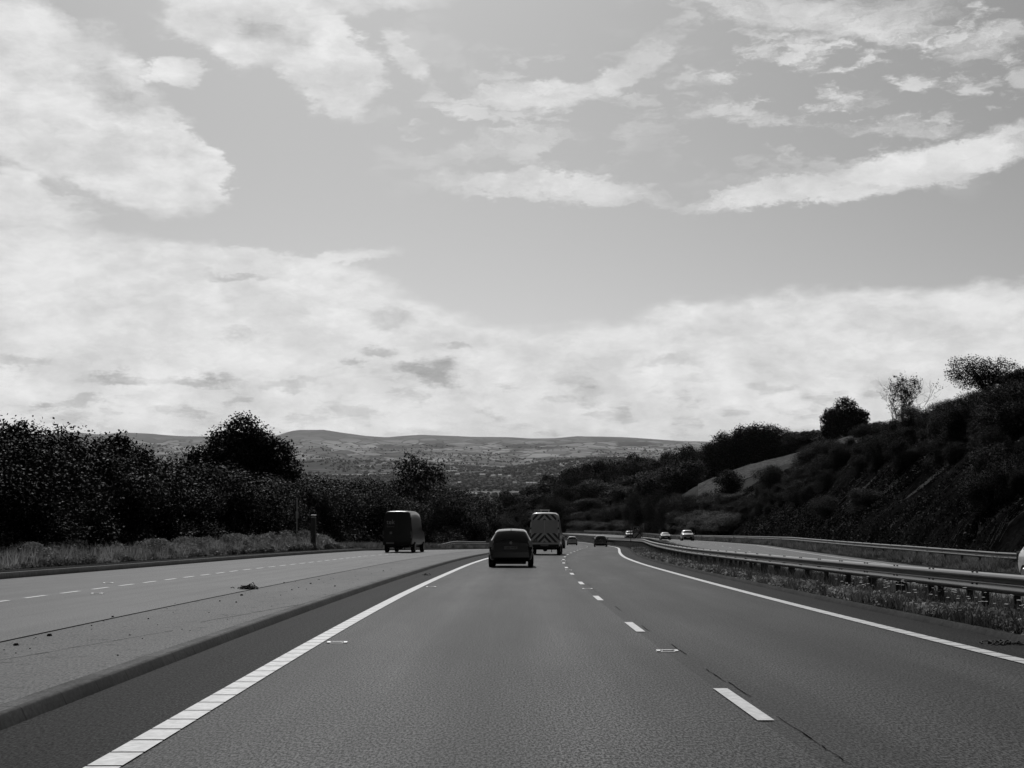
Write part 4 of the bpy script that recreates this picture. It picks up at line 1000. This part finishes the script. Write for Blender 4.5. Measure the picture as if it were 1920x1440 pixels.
def car(name, kind, s, u, face, paint, label, cat='car', rz=0.0, plate=None, emblem=True, roofbars=False):
    """face = +1 driving away from us, -1 coming towards us"""
    c = CARS[kind]; st = c['st']; p = W(float(s), float(u)); p2 = W(float(s) + 2, float(u))
    dx, dy, dz = (p2 - p); head = math.atan2(-dx, dy) + rz + (math.pi if face < 0 else 0)
    o = empty(name, tuple(p), head, label, cat); o.rotation_euler = (math.atan2(dz, math.hypot(dx, dy)) * face, 0, head)
    gl = [('rear_window', 1.35, 2.9, 5.35, 7), ('windscreen', 7.1, 7.95, 5.2, 7), ('side_window', 3.1, 5.3, 4.2, 4.85), ('side_window', 5.45, 7.2, 4.2, 4.85)]
    car_mesh(o, st, gl, {'body': M[paint]}, .45)
    hw = c['hw']; zb = st[3][3]; L0, L1 = st[0][0], st[-1][0]; rw = .32 if kind != 'suv' else .36
    for x_ in (-1, 1):
        for y_ in (-c['wb'], c['wb']): wheel(o, x_ * (hw - .10), y_, rw, .22)
        mi = MB().box(x_ * (hw + .10), .78, zb + .06, .20, .10, .14, taper=.8).build('mirror', M[paint], o)
        MB().box(x_ * (hw - .115), L0 + .055, zb - .05, .20, .07, .26, taper=.85).build('tail_light', M['lamp_red'], o)
        MB().box(x_ * (hw - .20), L1 - .09, st[-2][3] + .0, .30, .16, .14, taper=.8).build('headlight', M['lamp_clear'], o)
    MB().box(0, L0 - .02, st[0][2] + .10, hw * 1.66, .10, .20, taper=.96).build('rear_bumper', M[paint] , o)
    MB().box(0, L1 + .00, st[-1][2] + .11, hw * 1.5, .07, .26, taper=.9).box(0, L1 - .0, st[-1][3] + .02, hw * .9, .06, .12).build('grille', M['black_plastic'], o)
    MB().box(0, (L0 + L1) / 2, st[5][2] - .02, hw * 1.35, (L1 - L0) * .86, .10).build('underbody', M['black_plastic'], o)
    pz = st[0][3] - .10
    pl = MB().box(0, L0 - .035, pz, .52, .02, .115).build('number_plate', M['plate'], o)
    if plate:
        text(plate, pl, (0, L0 - .048, pz), .095, M['black_plastic'])
    if emblem: MB().tube([(0, L0 - .03, pz + .20), (0, L0 + .0, pz + .20)], .055, 12).build('badge', M['rim'], o)
    MB().box(0, L1 + .04, st[-1][2] + .16, .52, .02, .11).build('number_plate', M['plate_w'], o)
    MB().tube([(.0, -1.45, st[3][4] + .02), (.0, -1.62, st[3][4] + .13)], [.012, .006], 6).build('aerial', M['black_plastic'], o)
    MB().box(-.12, st[2][0] - .10, zb + .12, .5, .012, .02).build('wiper', M['black_plastic'], o)
    if roofbars:
        for x_ in (-.58, .58): MB().tube([(x_, -1.4, st[4][4] - .02), (x_, -1.2, st[4][4] + .04), (x_, .1, st[5][4] + .04), (x_, .3, st[5][4] - .03)], .02, 6).build('roof_rail', M['rim'], o)
    return o
def text(body, parent, loc, size, mat, rx=math.pi / 2):
    cu = bpy.data.curves.new('t', 'FONT'); cu.body = body; cu.size = size; cu.align_x = 'CENTER'; cu.align_y = 'CENTER'; cu.extrude = .002
    to = bpy.data.objects.new('t', cu); C.objects.link(to); bpy.context.view_layer.update()
    me = bpy.data.meshes.new_from_object(to.evaluated_get(bpy.context.evaluated_depsgraph_get())); bpy.data.objects.remove(to)
    me.materials.clear(); o = link('lettering', me, mat, parent); o.location = loc; o.rotation_euler = (rx, 0, 0); return o
car('hatchback_car', 'hatch', 58, -5.72, 1, 'paint_black', 'black hatchback directly ahead in the left lane, nearest vehicle', plate='UBZ 4418', rz=R(.6))
car('parked_distance_car', 'hatch', 192, -1.75, 1, 'paint_black', 'small black hatchback far ahead in the overtaking lane').name = 'black_car'
car('silver_car', 'hatch', 246, -5.7, 1, 'paint_silver', 'silver estate-like car far ahead just right of the chevron van')
car('dark_car', 'suv', 140, -6.3, 1, 'paint_dark', 'dark car almost hidden behind the right side of the chevron van')
car('oncoming_car', 'suv', 303, 8.0, -1, 'paint_grey', 'grey oncoming car left of the roadside sign', roofbars=True)
car('oncoming_car', 'sport', 252, 10.9, -1, 'paint_grey', 'low grey sports car approaching right of the roadside sign')
car('oncoming_car', 'suv', 222, 12.2, -1, 'paint_silver', 'light silver oncoming car, rightmost of the three approaching')
car('white_car', 'hatch', 46.3, 12.55, -1, 'paint_white', 'white vehicle at the right edge beyond the barrier, mostly cut off')

VAN = [(-2.98, .90, .62, 1.5, 2.60, .80), (-2.95, .985, .50, 1.5, 2.68, .84), (-2.6, 1.0, .45, 1.5, 2.72, .84), (-1.2, 1.0, .42, 1.5, 2.75, .84), (.2, 1.0, .42, 1.5, 2.74, .84), (1.1, 1.0, .42, 1.5, 2.66, .83),
       (1.5, 1.0, .42, 1.45, 2.42, .81), (2.15, .99, .42, 1.38, 1.48, .84), (2.6, .97, .42, 1.18, 1.28, .82), (2.9, .92, .42, .98, 1.08, .76), (2.98, .80, .48, .80, .88, .66)]
def van(name, s, u, paint, label, doors=None, rz=0.0):
    p = W(float(s), float(u)); p2 = W(float(s) + 2, float(u)); dx, dy, dz = p2 - p; head = math.atan2(-dx, dy) + rz
    o = empty(name, tuple(p), head, label, 'van'); o.rotation_euler = (math.atan2(dz, math.hypot(dx, dy)), 0, head)
    car_mesh(o, VAN, [('windscreen', 6.1, 7.0, 5.2, 7), ('side_window', 5.6, 6.9, 4.15, 4.7)], {'body': M[paint]}, .35)
    for x_ in (-1, 1):
        for y_ in (-1.75, 1.95): wheel(o, x_ * .88, y_, .36, .24)
        m_ = MB().box(x_ * 1.14, 1.75, 1.62, .20, .12, .34, taper=.85).box(x_ * 1.03, 1.75, 1.5, .12, .06, .06).build('mirror', M['black_plastic'], o)
        MB().box(x_ * .93, -2.975, 1.18, .11, .05, .46, taper=.92).build('tail_light', M['lamp_red'], o)
        MB().box(x_ * .75, 2.9, .98, .26, .10, .24, taper=.8).build('headlight', M['lamp_clear'], o)
        d_ = MB().box(x_ * .43, -2.985, 1.66, .845, .02, 1.80, taper=.97).build('rear_door', M[doors or paint], o)
        for z_ in (1.1, 1.7, 2.2): MB().box(x_ * .885, -3.0, z_, .07, .04, .12).build('hinge', M['black_plastic'], d_)
        if x_ > 0: MB().box(.05, -3.005, 1.2, .05, .03, .18).build('handle', M['black_plastic'], d_)
    MB().box(0, -3.0, .58, 1.86, .16, .20, taper=.98).build('rear_bumper', M['black_plastic'], o)
    MB().box(0, 2.98, .6, 1.7, .12, .3, taper=.9).build('front_bumper', M['black_plastic'], o)
    MB().box(0, 0, .40, 1.5, 5.2, .14).tube([(.0, -2.3, .34), (0, -1.2, .34)], .13, 8).box(.45, -2.7, .3, .05, .05, .25).build('underbody', M['black_plastic'], o)
    return o
# maintenance van with chevron doors
mv = van('maintenance_van', 93.5, -4.95, 'paint_white', 'tall high-roof van with chevron-striped rear doors ahead in the left lane', 'yellow_doors')
def clip(poly, axis, val, keep_less):
    out = []
    for i in range(len(poly)):
        a, b = poly[i], poly[(i + 1) % len(poly)]; ina = (a[axis] <= val) == keep_less; inb = (b[axis] <= val) == keep_less
        if ina: out.append(a)
        if ina != inb:
            t = (val - a[axis]) / (b[axis] - a[axis]); out.append((a[0] + (b[0] - a[0]) * t, a[1] + (b[1] - a[1]) * t))
    return out
def chevrons(x1, z0, z1, apex, wd, par_, yy):
    mbk = MB(); mbk.add([(-x1, yy, z0), (x1, yy, z0), (x1 * .96, yy, z1), (-x1 * .96, yy, z1)], [(0, 1, 2, 3)]); back = mbk.build('chevron_panel', M['yellow'], par_); md = MB()
    for k in range(-8, 9):
        t0 = apex + k * wd * 2; t1 = t0 + wd
        for sg in (1, -1):
            P4 = [(0, t0), (0, t1), (2.0, t1 - 2.0 * 1.05), (2.0, t0 - 2.0 * 1.05)]
            for ax, v_, kl in ((1, z0 + .005, False), (1, z1 - .005, True), (0, x1 * .96, True), (0, 0.004, False)):
                P4 = clip(P4, ax, v_, kl)
                if len(P4) < 3: break
            if len(P4) >= 3:
                vs = [(sg * a, yy - .003, b) for a, b in P4]; f = tuple(range(len(vs))); md.add(vs, [f if sg > 0 else f[::-1]])
    md.build('chevron_stripe', M['redref'], back)
chevrons(.80, 2.22, 2.60, 2.16, .20, mv, -3.0)
chevrons(.88, .80, 1.40, 1.10, .20, mv, -3.0)
MB().box(0, -2.5, 2.88, .62, .22, .07).box(-.25, -2.5, 2.80, .04, .1, .12).box(.25, -2.5, 2.80, .04, .1, .12).build('light_bar', M['paint_white'], mv)
pl = MB().box(-.0, -3.085, .62, .52, .015, .11).build('number_plate', M['plate'], mv)
# dark van on the slip road
dv = van('panel_van', 94.5, -5.6 - float(refp(94.5)[0]), 'paint_dark', 'dark high-roof panel van with pale lettering on the slip road', None, rz=R(-1.5))
text('tek', dv, (-.45, -3.0, 1.98), .42, M['lettering']); text('Systems', dv, (-.45, -3.0, 1.70), .15, M['plate'])
MB().box(-.42, -3.0, 1.28, .16, .01, .16).build('badge', M['plate'], dv); MB().box(-.45, -3.09, .62, .52, .015, .11).build('number_plate', M['plate'], dv)

# ------------------------------------------------------------------ sign, posts
M['sign_back'] = plain('sign_dark_board', .012, .6); M['sign_grey'] = plain('sign_face', .40, .5); M['sign_white'] = plain('sign_light_line', .5, .5)
p = W(186., 3.2 ); sg = empty('speed_limit_sign', tuple(W(186., 2.9)), R(0), 'two-post roadside sign with diagonal-bar plate in the central reserve', 'road sign')
for x_ in (-.75, .75): MB().tube([(x_, 0, -.3), (x_, 0, 2.35)], .045, 8).build('post', M['steel_dark'], sg)
bd = MB().box(-.03, -.06, 1.95, 1.02, .03, .80).build('upper_board', M['sign_back'], sg)
fr_ = MB()
for (a, b, c_, d_) in ((-.0, .27, .80, .05), (0, -.27, .80, .05), (-.39, 0, .05, .56), (.39, 0, .05, .56)): fr_.box(-.03 + a, -.078, 1.95 + b, c_, .006, d_)
fr_.build('border', M['sign_white'], bd)
MB().box(.10, -.078, 1.97, .14, .006, .30).box(-.17, -.078, 1.86, .10, .006, .16).box(.25, -.078, 1.88, .06, .006, .20).build('symbol', M['sign_white'], bd)
lb_ = MB().box(.04, -.05, 1.05, 1.10, .03, .96).build('lower_board', M['sign_back'], sg)
cir = [(.04 + .50 * math.cos(a), -.068, 1.05 + .45 * math.sin(a)) for a in np.linspace(0, 2 * math.pi, 33)[:-1]]
MB().add(cir, [tuple(range(32))]).build('disc', M['sign_grey'], lb_)
MB().add([(.04 - .42, -.072, .70), (.04 - .26, -.072, .66), (.04 + .42, -.072, 1.38), (.04 + .28, -.072, 1.44)], [(0, 1, 2, 3)]).build('diagonal_bar', M['sign_back'], lb_)
for x_ in (-.78, .72): MB().box(x_, -.06, 1.15, .16, .04, .05).build('bracket', M['steel'], sg)

x, y = at(589, 94); M['postw'] = plain('weathered_timber', .05, .8)
mp_ = empty('marker_post', (x, y, hz(x, y)), 0, 'thick square pillar with pale cap in the weeds left of the slip road', 'post')
hgt = ztop(966, 94) - hz(x, y)
MB().box(0, 0, hgt / 2 - .2, .32, .32, hgt + .2).build('shaft', M['postw'], mp_); MB().box(0, 0, hgt + .03, .34, .34, .05, taper=.9).build('cap', plain('pale_cap', .5, .6), mp_)
x, y = at(558, 96); hgt = ztop(934, 96) - hz(x, y)
tp = empty('thin_pole', (x, y, hz(x, y)), 0, 'slender pole in front of the hedge beside the thick pillar', 'pole')
MB().tube([(0, 0, -.3), (0, 0, hgt)], .035, 8).build('shaft', M['sign_grey'], tp); MB().tube([(-.04, 0, hgt - 1.35), (-.04, 0, hgt - .9)], .04, 8).tube([(.06, 0, hgt - 1.35), (.06, 0, hgt - .9)], .04, 8).build('sleeve', M['sign_grey'], tp)

# ------------------------------------------------------------------ the air
hz_m = bpy.data.materials.new('haze'); hz_m.use_nodes = True; t = hz_m.node_tree; t.nodes.clear()
vol = t.nodes.new('ShaderNodeVolumePrincipled'); vol.inputs['Color'].default_value = g(.9); vol.inputs['Density'].default_value = 1.1e-5; vol.inputs['Anisotropy'].default_value = .3
ho = t.nodes.new('ShaderNodeOutputMaterial'); t.links.new(vol.outputs[0], ho.inputs['Volume'])
zlo = float(ZZ.min()) - 1
hb = MB().box(0, 14000, (zlo + 330) / 2, 60000 * 2, 40000, 330 - zlo).build('haze', hz_m)
hb.visible_shadow = True
tag(hb, 'thin pale haze over the distant vale', 'haze', kind='stuff')
